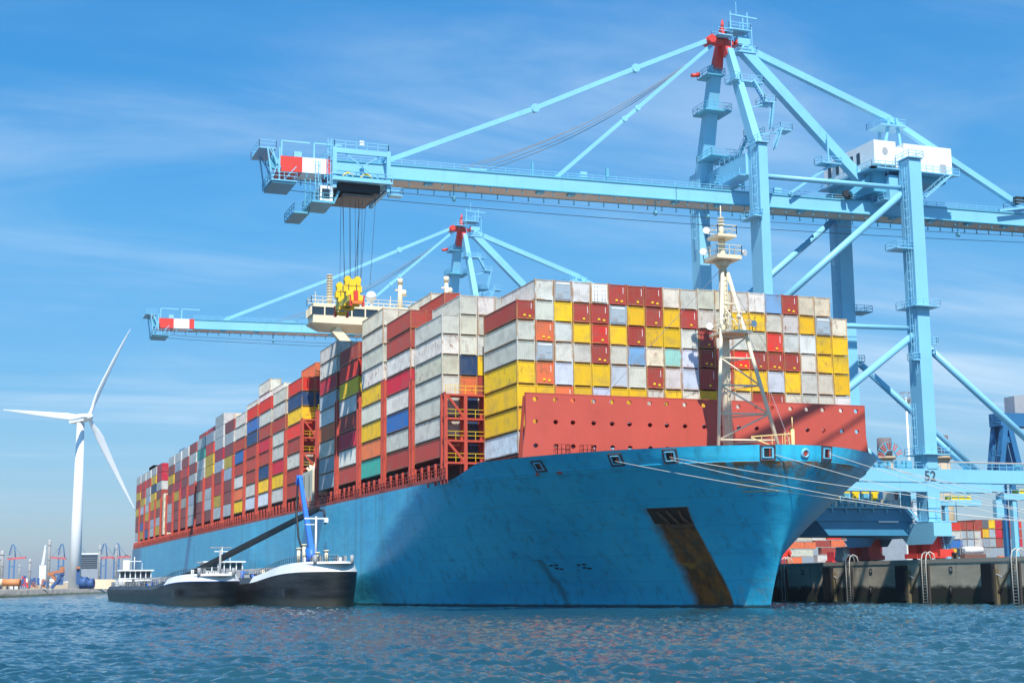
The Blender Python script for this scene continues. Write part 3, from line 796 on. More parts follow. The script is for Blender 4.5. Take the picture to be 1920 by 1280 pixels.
def build_bridge():
    X0, X1 = -96.5, -87.0
    g = MB()
    g.box(X0, X1-.6, -13.5, 13.5, 16, 48.5, 0)
    g.build('accommodation_block', CREAM, SHIP)
    g = MB()   # bridge deck with wings
    zb, zt = 49.4, 53.0
    X0 = -91.2
    g.box(X0, X1, -29.6, 29.6, zb, 50.8, 0); g.box(X0, X1, -29.6, 29.6, 52.3, zt, 0); g.box(-97, X0, -14, 14, 48.6, zt, 0)
    g.q([(X1, -30, zb), (X1-2.2, -28, 48.2), (X1-2.2, 28, 48.2), (X1, 30, zb)], 0)
    g.q([(X0, 30, zb), (X0+1, 28, 48.2), (X0+1, -28, 48.2), (X0, -30, zb)], 0)
    g.q([(X0, -30, zb), (X0+1, -28, 48.2), (X1-2.2, -28, 48.2), (X1, -30, zb)], 0)
    g.q([(X0, 30, zb), (X1, 30, zb), (X1-2.2, 28, 48.2), (X0+1, 28, 48.2)], 0)
    g.q([(X0+1, -28, 48.2), (X0+1, 28, 48.2), (X1-2.2, 28, 48.2), (X1-2.2, -28, 48.2)], 0)
    for i in range(25): y = -30+i*2.5; g.box(X1-.12, X1-.01, y-.12, y+.12, 50.8, 52.3, 0)
    for i in range(5): x = X0+i*(X1-X0)/4; g.box(x-.1, x+.1, -30, -29.85, 50.8, 52.3, 0)
    b_ = g.build('navigation_bridge', CREAM, SHIP)
    g = MB(); g.box(X0+.2, X1-.2, -29.8, 29.8, 50.8, 52.3, 0); g.build('window_band', GLASS, b_)
    g = MB(); g.rail([(X1-.2, -29.9, zt), (X0+.2, -29.9, zt), (X0+.2, 29.9, zt), (X1-.2, 29.9, zt), (X1-.2, -29.9, zt)], 1.2, 2., .09, 0); g.build('bridge_rail', CREAM, b_)
    g = MB()
    for sg in (-1, 1): g.beam((X1-1.6, sg*25.3, 48.6), (X1-1.6, sg*17.5, 40), 1.3, 1.6, 0)
    g.build('wing_support', CREAM, b_)
    g = MB(); g.tube([(X1-2, -26.2, zt), (X1-2, -26.2, 58.6)], .42, 12, 0)
    for z in np.arange(54, 58.6, .5): g.tube([(X1-2, -26.2, z), (X1-2, -26.2, z+.14)], .62, 10, 0)
    g.build('signal_mast', CREAM, b_)
    g = MB(); g.tube([(X1-2, -18.4, zt), (X1-2, -18.4, 54.2)], .2, 8, 0)
    c = Vector((X1-2, -18.4, 55.1)); rows = 9
    pts = [(c.x, c.y, c.z+1.0*math.sin(a)) for a in np.linspace(-math.pi/2, math.pi/2, rows)]
    g.tube(pts, [max(1.0*math.cos(a), .02) for a in np.linspace(-math.pi/2, math.pi/2, rows)], 14, 0)
    g.build('satellite_dome', WHITE, b_)
    g = MB()
    for y, z in ((-12.6, 59.), (-3.6, 60.)):
        g.tube([(X1-3, y, zt), (X1-3, y, z-1)], [.55, .35], 10, 0); g.tube([(X1-3, y, z-1), (X1-3, y, z)], [.5, .5], 10, 0)
        g.beam((X1-2.9, y-1, z-2.2), (X1-2.9, y+1, z-2.2), .3, .3, 0); g.tube([(X1-3, y+.6, z-3.2), (X1-3, y+.6, z-2.3)], .6, 10, 0)
    for y in (-29, -23, -15, -9): g.tube([(X1-1, y, zt), (X1-1, y, zt+2.2)], .07, 5, 0)
    g.build('radar_mast', CREAM, b_)
    g = MB(); g.box(-298.5, -289, -12, 12, 16, 46, 0); f_ = g.build('funnel_casing', paint('funnel_blue', (.10, .40, .60), .5), SHIP)
    g = MB()
    for x in (-296, -292): g.tube([(x, 0, 46), (x, 0, 49)], .9, 12, 0)
    g.build('exhaust_pipe', BLACK, f_)
    g = MB(); g.box(-297.5, -294.5, -28.6, -24, 19, 31.5, 0)
    for z in (20, 23, 26, 29): g.rail([(-294.4, -28.7, z), (-294.4, -24, z)], 1.1, 1.2, .08, 0)
    g.build('stair_tower', CREAM, SHIP)
build_bridge()

# ------------------------------------------------------------------ shipping containers
LC, WC = 12.19, 2.438
def container_mesh(L_=LC, H=2.75, name='container'):
    g = MB(); hx, hy_ = L_/2, WC/2; p = .17
    H1 = H-.10
    for sx in (-1, 1):
        for sy in (-1, 1):
            g.box(min(sx*hx, sx*(hx-p)), max(sx*hx, sx*(hx-p)), min(sy*hy_, sy*(hy_-p)), max(sy*hy_, sy*(hy_-p)), 0, H-.02, 1)
    zb, zt = .24, H1-.10
    for sy in (-1, 1):
        y0, y1 = sorted((sy*(hy_-.02), sy*(hy_-.14))); g.box(-hx+p, hx-p, y0, y1, .09, zb, 1); g.box(-hx+p, hx-p, y0, y1, zt, H1, 1)
    for sx in (-1, 1):
        x0, x1 = sorted((sx*(hx-.02), sx*(hx-.14))); g.box(x0, x1, -hy_+p, hy_-p, .09, zb, 1); g.box(x0, x1, -hy_+p, hy_-p, zt, H1, 1)
    def corr(a0, a1, per, depth, fn):
        k = max(1, round((a1-a0)/per)); s = (a1-a0)/k; pts = []
        for i in range(k):
            a = a0+i*s; pts += [(a, 0), (a+s*.25, 0), (a+s*.42, depth), (a+s*.83, depth)]
        pts.append((a1, 0))
        for (a, da), (b_, db) in zip(pts[:-1], pts[1:]): g.q(fn(a, da, b_, db), 0)
    corr(-hx+p, hx-p, .30, .05, lambda a, da, b_, db: [(a, -hy_+.03+da, zb), (b_, -hy_+.03+db, zb), (b_, -hy_+.03+db, zt), (a, -hy_+.03+da, zt)])
    corr(-hx+p, hx-p, .60, .05, lambda a, da, b_, db: [(b_, hy_-.03-db, zb), (a, hy_-.03-da, zb), (a, hy_-.03-da, zt), (b_, hy_-.03-db, zt)])
    corr(-hy_+p, hy_-p, .26, .055, lambda a, da, b_, db: [(hx-.03-da, a, zb), (hx-.03-db, b_, zb), (hx-.03-db, b_, zt), (hx-.03-da, a, zt)])
    g.q([(-hx+.03, hy_-p, zb), (-hx+.03, -hy_+p, zb), (-hx+.03, -hy_+p, zt), (-hx+.03, hy_-p, zt)], 0)
    g.q([(-hx+.1, -hy_+.1, H1-.02), (hx-.1, -hy_+.1, H1-.02), (hx-.1, hy_-.1, H1-.02), (-hx+.1, hy_-.1, H1-.02)], 0)
    g.q([(-hx+.1, -hy_+.1, .12), (-hx+.1, hy_-.1, .12), (hx-.1, hy_-.1, .12), (hx-.1, -hy_+.1, .12)], 0)
    return g.mesh(name, [CB, CF])
CM = container_mesh(); CM20 = container_mesh(6.06, 2.6, 'short_container')
PAL = dict(W=(.68, .67, .62), P=(.70, .62, .47), G=(.36, .42, .46), Y=(.84, .52, .02), R=(.74, .045, .03), B=(.42, .062, .045), O=(.80, .19, .07), C=(.58, .02, .05),
           L=(.03, .15, .42), N=(.025, .07, .17), T=(.05, .42, .33), M=(.34, .66, .56), S=(.22, .42, .64), D=(.12, .14, .15), X=(.58, .62, .70), K=(.62, .60, .55))
CNAME = dict(W='white', P='cream white', G='grey', Y='yellow', R='bright red', B='rust-red', O='orange', C='crimson', L='blue', N='navy', T='teal', M='mint green', S='light blue', D='dark grey', X='pale lavender', K='weathered white')
ORD = ['', 'first', 'second', 'third', 'fourth', 'fifth', 'sixth', 'seventh', 'eighth', 'ninth', 'tenth', 'eleventh', 'twelfth', 'thirteenth', 'fourteenth', 'fifteenth', 'sixteenth', 'seventeenth', 'eighteenth', 'nineteenth', 'twentieth']
# marking shared meshes: a white serial strip, a yellow safety label
def strip_mesh(y, z0):
    g = MB(); x = LC/2+.012; g.box(x-.05, x, y, y+.06, z0, 2.3, 0); return g.mesh('serial_strip', [WHITE])
def label_mesh(y, z):
    g = MB(); x = LC/2+.012; g.box(x-.05, x, y, y+.3, z, z+.24, 0); return g.mesh('safety_label', [YEL])
STR = [strip_mesh(.78, 1.35), strip_mesh(.72, 1.5)]; LBL = [label_mesh(.15, .45), label_mesh(-.3, .5), label_mesh(.4, .4)]
def reefer_mesh():
    g = MB(); x = LC/2+.03
    g.box(x-.1, x, -.98, .98, .3, 2.5, 0); g.box(x, x+.03, -.9, .9, 2.22, 2.42, 1); g.box(x, x+.03, -.8, -.05, .5, 1.0, 2); g.box(x, x+.03, .1, .8, 1.2, 2.0, 0)
    return g.mesh('cooling_unit', [paint('reefer_grey', (.35, .41, .45), .5), WHITE, GREY])
MK = [(STR[0], LBL[0]), (STR[1], LBL[1], LBL[2])]; RF = (reefer_mesh(),)
def door_mesh(sg):
    g = MB(); x = LC/2+.04; y0, y1 = sorted((sg*.02, sg*1.02)); g.box(x-.06, x, y0, y1, .25, 2.5, 0)
    for z in (.6, 1.15, 1.7, 2.2): g.box(x, x+.025, y0+.08, y1-.08, z, z+.12, 0)
    return g
def place(code, x, y, z, hgt, label, rotz=0., m20=False, group=None, mark=None, jit=True):
    me = CM20 if m20 else CM
    o = bpy.data.objects.new('shipping_container', me); COL.objects.link(o)
    H = 2.6 if m20 else 2.75
    o.location = (x, y, z); o.rotation_euler = (0, 0, rotz); o.scale = (1, 1, (hgt)/H)
    c = PAL[code]; j = random.uniform(.84, 1.08) if jit else 1.
    if code == 'W': w_ = random.random(); c = (c[0], c[1]*(1-.05*w_), c[2]*(1-.16*w_)); j = random.uniform(.78, 1.06)
    o.color = (min(c[0]*j*random.uniform(.95, 1.05), 1), min(c[1]*j, 1), min(c[2]*j*random.uniform(.95, 1.05), 1), 1)
    tag(o, label, 'container', group)
    if mark is not None:
        for mk_ in mark: q_ = bpy.data.objects.new(mk_.name.split('.')[0], mk_); COL.objects.link(q_); q_.parent = o
    return o
GRP = 'shipping containers stacked on the container ship'
# --- foremost bay, end faces: one string per column, from the top tier down
FRONT = ['-BWWYYYX', 'WWOGOY', 'GYWWXO', 'WBYWYY', 'WBRBYX', 'BGYWXY', 'BYBSWY', 'BBYPBW', 'WYYMKY', 'KBWXXW', 'WWBBBY', 'PWWBBW', 'KYWRYW', 'WYWBYB', 'SWRBXB', 'BKWBYW', 'PYWWKW', 'PGYYWW', '-PYYYW']
ZB1 = [40.45, 37.7, 35.15, 32.55, 30.05, 27.15, 24.25, 21.35, 18.58]     # tier boundaries from the top
used = 0
WO = 2.515
for ci, s in enumerate(FRONT):
    y = -23.85+WO/2+ci*WO-.0 + (0.0)
    for ri, ch in enumerate(s):
        if ch == '-': continue
        dz = (.25 if ci > 9 else 0)
        zt, zb = ZB1[ri]+dz*(.6), ZB1[ri+1]+dz*(.6)
        rw = 'top' if (ri == 0) else ORD[ri+1]
        if ci in (0, 18) : where = ('outer left column' if ci == 0 else 'outer right column'); lab = f"{CNAME[ch]} container in the {where} of the front stack, {ORD[ri]} from top"
        else: lab = f"{CNAME[ch]} container, {'top' if ri == 0 else ORD[ri+1]+' from top'}, {ORD[ci+1]} column from left of the front stack"
        mk = None
        if ch in 'BRO': mk = MK[(ci+ri) % 2]
        if ch == 'G': mk = RF
        o = place(ch, -LC/2, y, zb+.02, zt-zb-.02, lab, group=GRP, mark=mk); used += 1
        if ci == 4 and ri == 0:
            for sg in (-1, 1):
                dr = door_mesh(sg).build('door', WHITE, o, org=(0, 0, 0))
                hb = MB()
                for yy in (.3, .72): hb.tube([(LC/2+.08, sg*yy, .3), (LC/2+.08, sg*yy, 2.45)], .03, 6, 0)
                hb.build('lock_rod', GREY, dr, org=(0, 0, 0))
# --- starboard outermost columns of the other bays, top tier first
SIDE = {2: 'WWWWWWB', 3: 'BBWCWLWB', 4: 'WWWWYWYOT', 5: 'BRYWBCWB', 6: 'KWCGWOWGG', 7: 'RNYRBWBB', 8: 'WWBWKCYW', 9: 'RWBCBNYX', 10: 'RLNBBBWX', 11: 'WWBLBWOY', 12: 'BWBYXBBW', 13: 'WWWCXBRYW',
        14: 'GRYYRWWB', 15: 'WTWWBPBB', 16: 'BWBWRXWW', 17: 'WBRBCPBB', 18: 'WXBCYBBB', 19: 'WBYBRWWC', 20: 'CCWBYBWY', 21: 'WYNYYRXW', 22: 'WRWXWYRL', 23: 'WRRYXBLY', 24: 'WRYBYBBW'}
STOP = {2: 38.2, 3: 41.4, 4: 44.25, 5: 41.45, 6: 43.9, 13: 44.3}
ZBOT = 18.62
W2 = 2.514
stuffbox = []
BN = {k: ORD[k] for k in range(1, 21)}
LAST_IND = 11
for k in range(2, 25):
    s = SIDE[k]; X = bayX(k); top = STOP.get(k, 41.4); nt_ = len(s)
    zbot = 19.2 if nt_ in (7,) else ZBOT+.5
    hgt = (top-zbot)/nt_
    for ri, ch in enumerate(s):
        z0 = top-(ri+1)*hgt
        if k <= LAST_IND:
            side_of = f"{CNAME[ch]} container, {'top' if ri == 0 else ORD[ri+1]+' from top'}, outer side column, {BN[k]} stack from the bow"
            place(ch, X-LC/2, -28.78+WC/2, z0+.02, hgt-.02, side_of, group=GRP, mark=None); used += 1
        else: stuffbox.append((X, -28.78+WC/2, z0, hgt, ch))
# --- visible inner containers: bay, column from starboard (1 = second), tiers above the outer top, letters top down
rn = random.Random(11)
INNER = [(2, 1, 1, 'WWWNO', 5), (2, 2, 1, 'KWW', 3), (2, 3, 1, 'WW', 2), (2, 4, 1, 'PW', 2), (2, 5, 1, 'WW', 2), (3, 1, 0, 'BW', 2), (3, 2, 1, 'BB', 2), (3, 3, 0, 'W', 1), (4, 1, 0, 'W', 1), (4, 2, 0, 'W', 1), (4, 3, 1, 'W', 1),
         (5, 1, 0, 'B', 1), (6, 1, 0, 'W', 1), (6, 2, 0, 'K', 1), (7, 1, 0, 'CNYR', 4), (7, 2, 0, 'DBC', 3), (7, 1, 1, 'O', 1), (7, 2, 1, 'O', 1), (8, 1, 0, 'W', 1), (9, 1, 1, 'W', 1), (9, 2, 1, 'W', 1), (10, 1, 1, 'W', 1), (10, 2, 1, 'P', 1),
         (10, 1, 2, 'W', 1), (10, 3, 1, 'O', 1), (11, 1, 1, 'W', 1), (12, 1, 0, 'B', 1), (13, 1, 0, 'P', 1), (13, 2, 0, 'B', 1), (14, 1, 0, 'W', 1), (14, 1, 1, 'R', 1), (15, 1, 1, 'C', 1), (15, 2, 1, 'R', 1), (16, 1, 1, 'B', 1), (16, 2, 1, 'O', 1)]
occ = set()
for k, ci, upn, s, _ in INNER:
    X = bayX(k); st = SIDE[k]; top = STOP.get(k, 41.4); zbot = 19.2 if len(st) == 7 else ZBOT+.5; hgt = (top-zbot)/len(st)
    y = -28.78+WC/2+ci*W2
    for ri, ch in enumerate(s):
        z0 = top+(upn-ri-1)*hgt
        if (k, ci, round(z0, 1)) in occ: continue
        occ.add((k, ci, round(z0, 1)))
        if k > LAST_IND: stuffbox.append((X, y, z0, hgt, ch)); continue
        lab = f"{CNAME[ch]} container, {'raised top tier' if (upn and ri == 0) else ('top' if ri == 0 else ORD[ri+1]+' from top')}, {ORD[ci+1]} column inboard, {BN[k]} stack from the bow"
        if upn == 2: lab = f"{CNAME[ch]} container standing highest above the {BN[k]} stack from the bow"
        place(ch, X-LC/2, y, z0+.02, hgt-.02, lab, group=GRP, mark=MK[0] if ch in 'BCR' else None); used += 1
for x_, z_ in ((22, 0), (23, 0)): stuffbox.append((bayX(23), -28.78+WC/2+W2, 41.4, 2.75, 'R'))
stuffbox.append((bayX(19), -28.78+WC/2+1.2*W2, 41.4, 2.6, 'S')); stuffbox.append((bayX(15), -28.78+WC/2+3*W2, 44.2, 2.2, 'D'))
# --- everything further inboard or aft reads as one mass
for k in range(1, 25):
    X = bayX(k); st = SIDE.get(k); ncol = 23
    for ci in range(1, 22):
        if k == 1: 
            continue
        top = STOP.get(k, 41.4); zbot = 19.2 if len(st) == 7 else ZBOT+.5; hgt = (top-zbot)/len(st)
        y = -28.78+WC/2+ci*W2; nn_ = len(st)
        extra = 1 if (k == 2) else 0
        tiers = range(-extra, 3 if (ci > 2 and k not in (7, 24)) else nn_)
        for ri in tiers:
            z0 = top-(ri+1)*hgt
            if (k, ci, round(z0, 1)) in occ: continue
            if k in (3, 4) and ci > 3 and ri < 1: continue
            stuffbox.append((X, y, z0, hgt, rn.choice('WWWBBBYKRGBOWXNP')))
def build_stuff(boxes, name, label, group=None):
    V = []; F = []; Cc = []
    for (X, y, z0, h_, ch) in boxes:
        c = PAL[ch]; j = rn.uniform(.82, 1.08); c = [min(q_*j, 1) for q_ in c]
        i = len(V); x0, x1 = X-LC+.02, X-.02; y0, y1 = y-WC/2, y+WC/2; z0_ = z0+.10; z1 = z0+h_-.03
        V += [(x0,y0,z0_),(x1,y0,z0_),(x1,y1,z0_),(x0,y1,z0_),(x0,y0,z1),(x1,y0,z1),(x1,y1,z1),(x0,y1,z1)]
        for f_ in ((0,3,2,1),(4,5,6,7),(0,1,5,4),(1,2,6,5),(2,3,7,6),(3,0,4,7)): F.append(tuple(i+k_ for k_ in f_)); Cc.append(c)
    me = bpy.data.meshes.new(name); me.from_pydata(V, [], F); me.materials.append(CA)
    at = me.attributes.new('tint', 'FLOAT_COLOR', 'FACE')
    at.data.foreach_set('color', np.array([list(c)+[1] for c in Cc], dtype=np.float32).ravel())
    o = bpy.data.objects.new(name, me); COL.objects.link(o)
    return tag(o, label, 'containers', group, 'stuff')
build_stuff(stuffbox, 'container_stack_mass', 'mass of stacked containers filling the inner and aftmost rows of the ship')

# ------------------------------------------------------------------ ship-to-shore crane
def build_crane():
    OX, OY, OZ = -53., 35.5, 5.6
    t = thing('gantry_crane', 'large pale blue quay crane numbered 52 reaching over the ship bow', 'crane', (OX, OY, OZ), 'ship-to-shore gantry cranes on the quay')
    XF, XB = -42.5, -62.0
    # legs
    for (x1, yl, yr, z1, dx) in ((XF, 36.5, 38.2, 76.2, 3.6), (XB, 35.2, 37.4, 76.2, 3.2), (XF, 66.8, 69.3, 76.4, 3.2), (XB, 64.6, 67.4, 74.5, 3.2)):
        g = MB(); g.box(x1-dx, x1, yl, yr, 12.5, z1, 0)
        for z in (22.2, 50.0): g.box(x1-dx-.08, x1+.08, yl-.08, yr+.08, z-.15, z+.15, 0)
        lg = g.build('leg', CRANE, t)
        g = MB()
        if yl > 60 and x1 == XF:
            g.plat(x1-dx-1.2, x1+1.1, yl-1.2, yr+1.6, 49.9, 0, 0); g.plat(x1-dx-1., x1+1., yl-1.2, yr+2.0, 24.2, 0, 0)
            g.box(x1-.0, x1+.12, yl+.2, yr-.2, 21.7, 23.9, 0)
            g.plat(x1-1.5, x1+.1, yl-1.5, yl, 40.5, 0, 0); g.plat(x1-3.5, x1-.2, yl-3.4, yl, 60.2, 0, 0); g.plat(x1-.2, x1+.3, yr, yr+1.3, 43.4, 0, 0)
        elif yl > 60: g.plat(x1-dx, x1+.5, yr, yr+3.4, 52.5, 0, 0); g.plat(x1-.5, x1+.5, yr, yr+1.2, 43., 0, 0)
        elif x1 == XB: g.plat(x1-1, x1+.6, yr-2.5, yr+2., 50.2, 0, 0)
        else: g.plat(x1-dx-.6, x1+.5, yl-1.6, yl, 63.5, 0, 0)
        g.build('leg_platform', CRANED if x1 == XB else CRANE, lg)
        g = MB(); g.ladder(x1-.6, yl-.35, 38 if yl > 60 else 62, z1-1.5, (1, 0, 0), (0, -1, 0), 0); g.ladder(x1-1.8, yl-.35, 22, 33, (1, 0, 0), (0, -1, 0), 0); g.build('ladder', CRANE, lg)
    # top guard rails on front legs
    g = MB(); g.plat(-46.6, -42.1, 36.2, 38.5, 76.5, 0, 0); g.plat(-46, -42.1, 66.5, 69.6, 76.7, 0, 0); g.build('leg_top_rail', CRANE, t)
    # cross beams along the rails
    for y0, y1, z0, z1 in ((36.0, 38.0, 71.6, 75.4), (65, 68.5, 69.8, 74.2)):
        g = MB(); g.box(-62, -46.1, y0, y1, z0, z1, 0); cb = g.build('cross_beam', CRANE, t)
        g = MB(); g.rail([(-46.2, y0-.1, z1), (-62, y0-.1, z1)], 1.1, 1.6, .08, 0); g.rail([(-46.2, y0-1.2, z0), (-62, y0-1.2, z0)], 1.1, 1.6, .08, 0); g.box(-62, -46.2, y0-1.2, y0, z0-.15, z0, 0)
        g.build('walkway', CRANE, cb)
    # pipes of the side frames
    for x, yo in ((XF-1.8, 0), (XB-1.6, -1.2)):
        g = MB()
        for a, b_, rr in (((x, 38.2+yo, 71.0), (x, 66.8+yo, 71.4), .45), ((x, 66.0+yo, 70.2), (x, 38.4+yo, 47.5), .6), ((x, 38.2+yo, 45.6), (x, 66.8+yo, 46.2), .42), ((x, 66.8+yo, 44.9), (x, 38.4+yo, 24.4), .62),
                          ((x, 69.1+yo, 43.6), (x, 97+yo, 21.9), .62), ((x, 69.1+yo, 28.0), (x, 77+yo, 21.7), .48)):
            g.tube([a, b_], rr, 16, 0)
        g.build('brace_pipe', CRANE, t)
    # portal beams
    for x, dx in ((XF+.02, 2.4), (XB-.3, 2.4)):
        g = MB(); g.box(x-dx, x, 40, 99, 19.35, 21.65, 0); g.box(x-dx+.1, x-.1, 38, 80.2, 17.75, 19.34, 0)
        g.box(x-dx+.05, x-.05, 66.6, 69.6, 21.66, 22.1, 0)
        pb = g.build('portal_beam', CRANE, t)
        g = MB(); g.rail([(x-.1, 40, 21.65), (x-.1, 66.4, 21.65)], 1.1, 1.5, .07, 0); g.rail([(x-.1, 69.8, 21.65), (x-.1, 99, 21.65)], 1.1, 1.5, .07, 0); g.tube([(x-.15, 70, 22.9), (x-.15, 99, 22.9)], .12, 6, 1)
        rn2 = random.Random(4)
        for i in range(26): yy = 52+rn2.random()*13; g.box(x-1.6, x-.8, yy, yy+.4, 21.7, 22.2+rn2.random(), 2)
        for yy in (86, 88.4, 91.5, 94): g.box(x-1.4, x-.6, yy, yy+1.2, 21.8, 23, 2)
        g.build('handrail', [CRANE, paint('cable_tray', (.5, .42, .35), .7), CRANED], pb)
        if x > -50:
            cu = bpy.data.curves.new('number', 'FONT'); cu.body = '52'; cu.size = 2.4; cu.extrude = .02; cu.align_x = 'CENTER'; cu.offset = .05
            ob = bpy.data.objects.new('tmp', cu); COL.objects.link(ob); dg = bpy.context.evaluated_depsgraph_get(); me = bpy.data.meshes.new_from_object(ob.evaluated_get(dg)); bpy.data.objects.remove(ob)
            me.materials.clear(); me.materials.append(paint('number_grey', (.06, .09, .12), .6))
            nb = bpy.data.objects.new('number_marking', me); COL.objects.link(nb); nb.parent = pb
            nb.rotation_euler = (rad(90), 0, rad(90)); nb.location = (x+.03-OX, 67.5-OY, 19.62-OZ)
    # rear post
    for x in (XF-.6, XB): 
        g = MB(); g.box(x-1, x, 84.9, 85.7, 6.5, 16.6, 0); g.box(x-2, x+.2, 83, 93, 16.6, 17.7, 0); g.box(x-1.5, x-.5, 81.8, 83.4, 13.6, 16.6, 0)
        g.rail([(x+.1, 83, 17.7), (x+.1, 93, 17.7)], 1.1, 1.5, .08, 0); g.box(x-2, x, 86.5, 91, 17.7, 18.5, 1)
        g.build('rear_platform', [CRANE, YEL], t)
    # coning platform with lashing bins
    g = MB(); g.box(-60.8, -46.3, 44, 66.4, 15.0, 15.3, 0)
    for y in np.arange(45, 66, 2.7): g.box(-60.6, -46.4, y-.12, y+.12, 14.3, 15, 0)
    g.rail([(-46.3, 44, 15.3), (-46.3, 66.4, 15.3)], 1.1, 1.3, .09, 0)
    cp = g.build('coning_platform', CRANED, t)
    SH = paint('crane_shade_blue', (.05, .24, .40), .5)  # crane blue made darker in its colour, for the shadow at the coning platform
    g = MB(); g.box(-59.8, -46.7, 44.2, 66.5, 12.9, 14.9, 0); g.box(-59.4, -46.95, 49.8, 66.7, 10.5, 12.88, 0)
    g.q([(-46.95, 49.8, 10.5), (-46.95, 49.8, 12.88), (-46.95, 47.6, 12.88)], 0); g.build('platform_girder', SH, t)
    g = MB(); g.box(-46.69, -46.5, 59.5, 63.5, 12.7, 12.95, 0); g.build('strip_light', WHITE, t)
    g = MB()
    g.box(-49.5, -48.5, 46.5, 61.5, 17.7, 18.3, 0)
    for i, y in enumerate(np.arange(46.5, 61.5, 1.9)): g.box(-49.4, -48.2, y, y+.9, 16.3, 17.7, 0 if i % 2 else 1); g.beam((-47, y+.5, 15.3), (-47, y+.5, 18.4), .22, .22, 2)
    for i in range(26): y = 45+i*.66; g.box(-47.9, -47.4, y, y+.3, 15.35, 16.1+.25*(i % 3), 1 if i % 2 else 3)
    g.build('lashing_gear', [YEL, CRANED, CRANE, WHITE], cp)
    g = MB(); g.box(-48.8, -46.9, 62.2, 64.3, 15.4, 18.7, 0); cbn = g.build('control_cabin', WHITE, cp)
    g = MB(); g.box(-46.88, -46.84, 63.2, 63.9, 16.6, 17.9, 0); g.build('window', GLASS, cbn)
    g = MB(); g.box(-46.9, -46.4, 64.5, 66.2, 15.3, 18.6, 0); g.build('equipment_rack', CRANED, cp)
    g = MB(); g.stair((-45.5, 64.0, 15.2), (-45.5, 67.0, 12.2), (1, 0, 0), .9, 0); g.plat(-46, -41.6, 66.0, 71.8, 12.8, 0, 0, 3.4); g.stair((-42, 68.0, 12.8), (-42, 69.0, 5.8), (1, 0, 0), .8, 0); g.build('access_stair', CRANE, t)
    # sill beams, bogies
    for y0, y1 in ((35.4, 38), (65.8, 69.4)):
        g = MB(); g.box(-66, -40, y0, y1, 10.2, 12.5, 0)
        for cx in (-62, -44):
            g.q([(cx-5, y0-.01, 10.2), (cx+5, y0-.01, 10.2), (cx+3.5, y0-.01, 8.9), (cx-3.5, y0-.01, 8.9)], 0)
            g.q([(cx+3.5, y1+.01, 8.9), (cx+5, y1+.01, 10.2), (cx-5, y1+.01, 10.2), (cx-3.5, y1+.01, 8.9)], 0)
        g.build('sill_beam', CRANE, t)
        for cx in (-65, -61, -47, -43):
            g = MB(); g.box(cx-1.8, cx+1.8, y0+.2, y1-.2, 6.6, 7.4, 0); g.box(cx-1.1, cx+1.1, y0+.5, y1-.5, 7.4, 10.2, 0)
            bg_ = g.build('bogie', CRED, t)
            for wx in (-1.1, 1.1):
                g = MB(); g.tube([(cx+wx, (y0+y1)/2-.3, 6.1), (cx+wx, (y0+y1)/2+.3, 6.1)], .5, 16, 0); g.build('wheel', DARK, bg_)
        g = MB(); g.box(-39.9, -39.2, y0+.4, y1-.4, 6.8, 8, 0); g.beam((-40, y1-.8, 7.4), (-38.6, y1-.8, 7.4), .4, .4, 0); g.build('buffer', CRED, t)
    # girder and boom
    zc = lambda y: 68.35+(y+44)*.0165
    XG0, XG1 = -54.6, -50.0
    def gird(g, ya, yb, mt, mb, depth=2.45):
        a, b_ = zc(ya), zc(yb)
        P_ = lambda x, y, z: (x, y, z)
        g.q([P_(XG1, ya, a-depth), P_(XG1, yb, b_-depth), P_(XG1, yb, b_), P_(XG1, ya, a)], mt)
        g.q([P_(XG0, yb, b_-depth), P_(XG0, ya, a-depth), P_(XG0, ya, a), P_(XG0, yb, b_)], mt)
        g.q([P_(XG0, ya, a-depth), P_(XG0, yb, b_-depth), P_(XG1, yb, b_-depth), P_(XG1, ya, a-depth)], mb)
        g.q([P_(XG0, yb, b_), P_(XG0, ya, a), P_(XG1, ya, a), P_(XG1, yb, b_)], mt)
    def top_details(g, ya, yb):
        a, b_ = zc(ya), zc(yb)
        g.box(XG0-.15, XG1+.15, ya, yb, min(a, b_)-.02, max(a, b_)+.04, 2) if False else None
        g.beam((XG1+.06, ya, a-.06), (XG1+.06, yb, b_-.06), .18, .26, 1); g.beam((XG1+.1, ya, a-2.42), (XG1+.1, yb, b_-2.42), .3, .16, 1)
        g.rail([(XG1-.2, ya, a), (XG1-.2, yb, b_)], .9, 2.2, .06, 0)
    g = MB(); gird(g, -35, 24.5, 0, 1); g.q([(XG1, 24.5, zc(24.5)-2.45), (XG0, 24.5, zc(24.5)-2.45), (XG0, 24.5, zc(24.5)), (XG1, 24.5, zc(24.5))], 0)
    bm_ = g.build('boom', [CRANE, BEIGE], t)
    g = MB(); top_details(g, -35, 24.5); g.build('boom_edge_rail', [CRANE, CRANED], bm_)
    g = MB(); gird(g, 24.6, 118, 0, 1); gd = g.build('girder', [CRANE, BEIGE], t)
    g = MB(); top_details(g, 24.6, 118); g.build('girder_edge_rail', [CRANE, CRANED], gd)
    g = MB()
    for i, (ya, yb, c) in enumerate(((-43.6, -40.0, 0), (-40, -36.2, 1), (-36.2, -35.0, 0))): gird(g, ya, yb, c, c)
    g.q([(XG1, -43.6, zc(-43.6)-2.45), (XG1, -43.6, zc(-43.6)), (XG0, -43.6, zc(-43.6)), (XG0, -43.6, zc(-43.6)-2.45)], 0)
    g.build('boom_tip', [CRED, CWHITE], bm_)
    g = MB(); y = -42
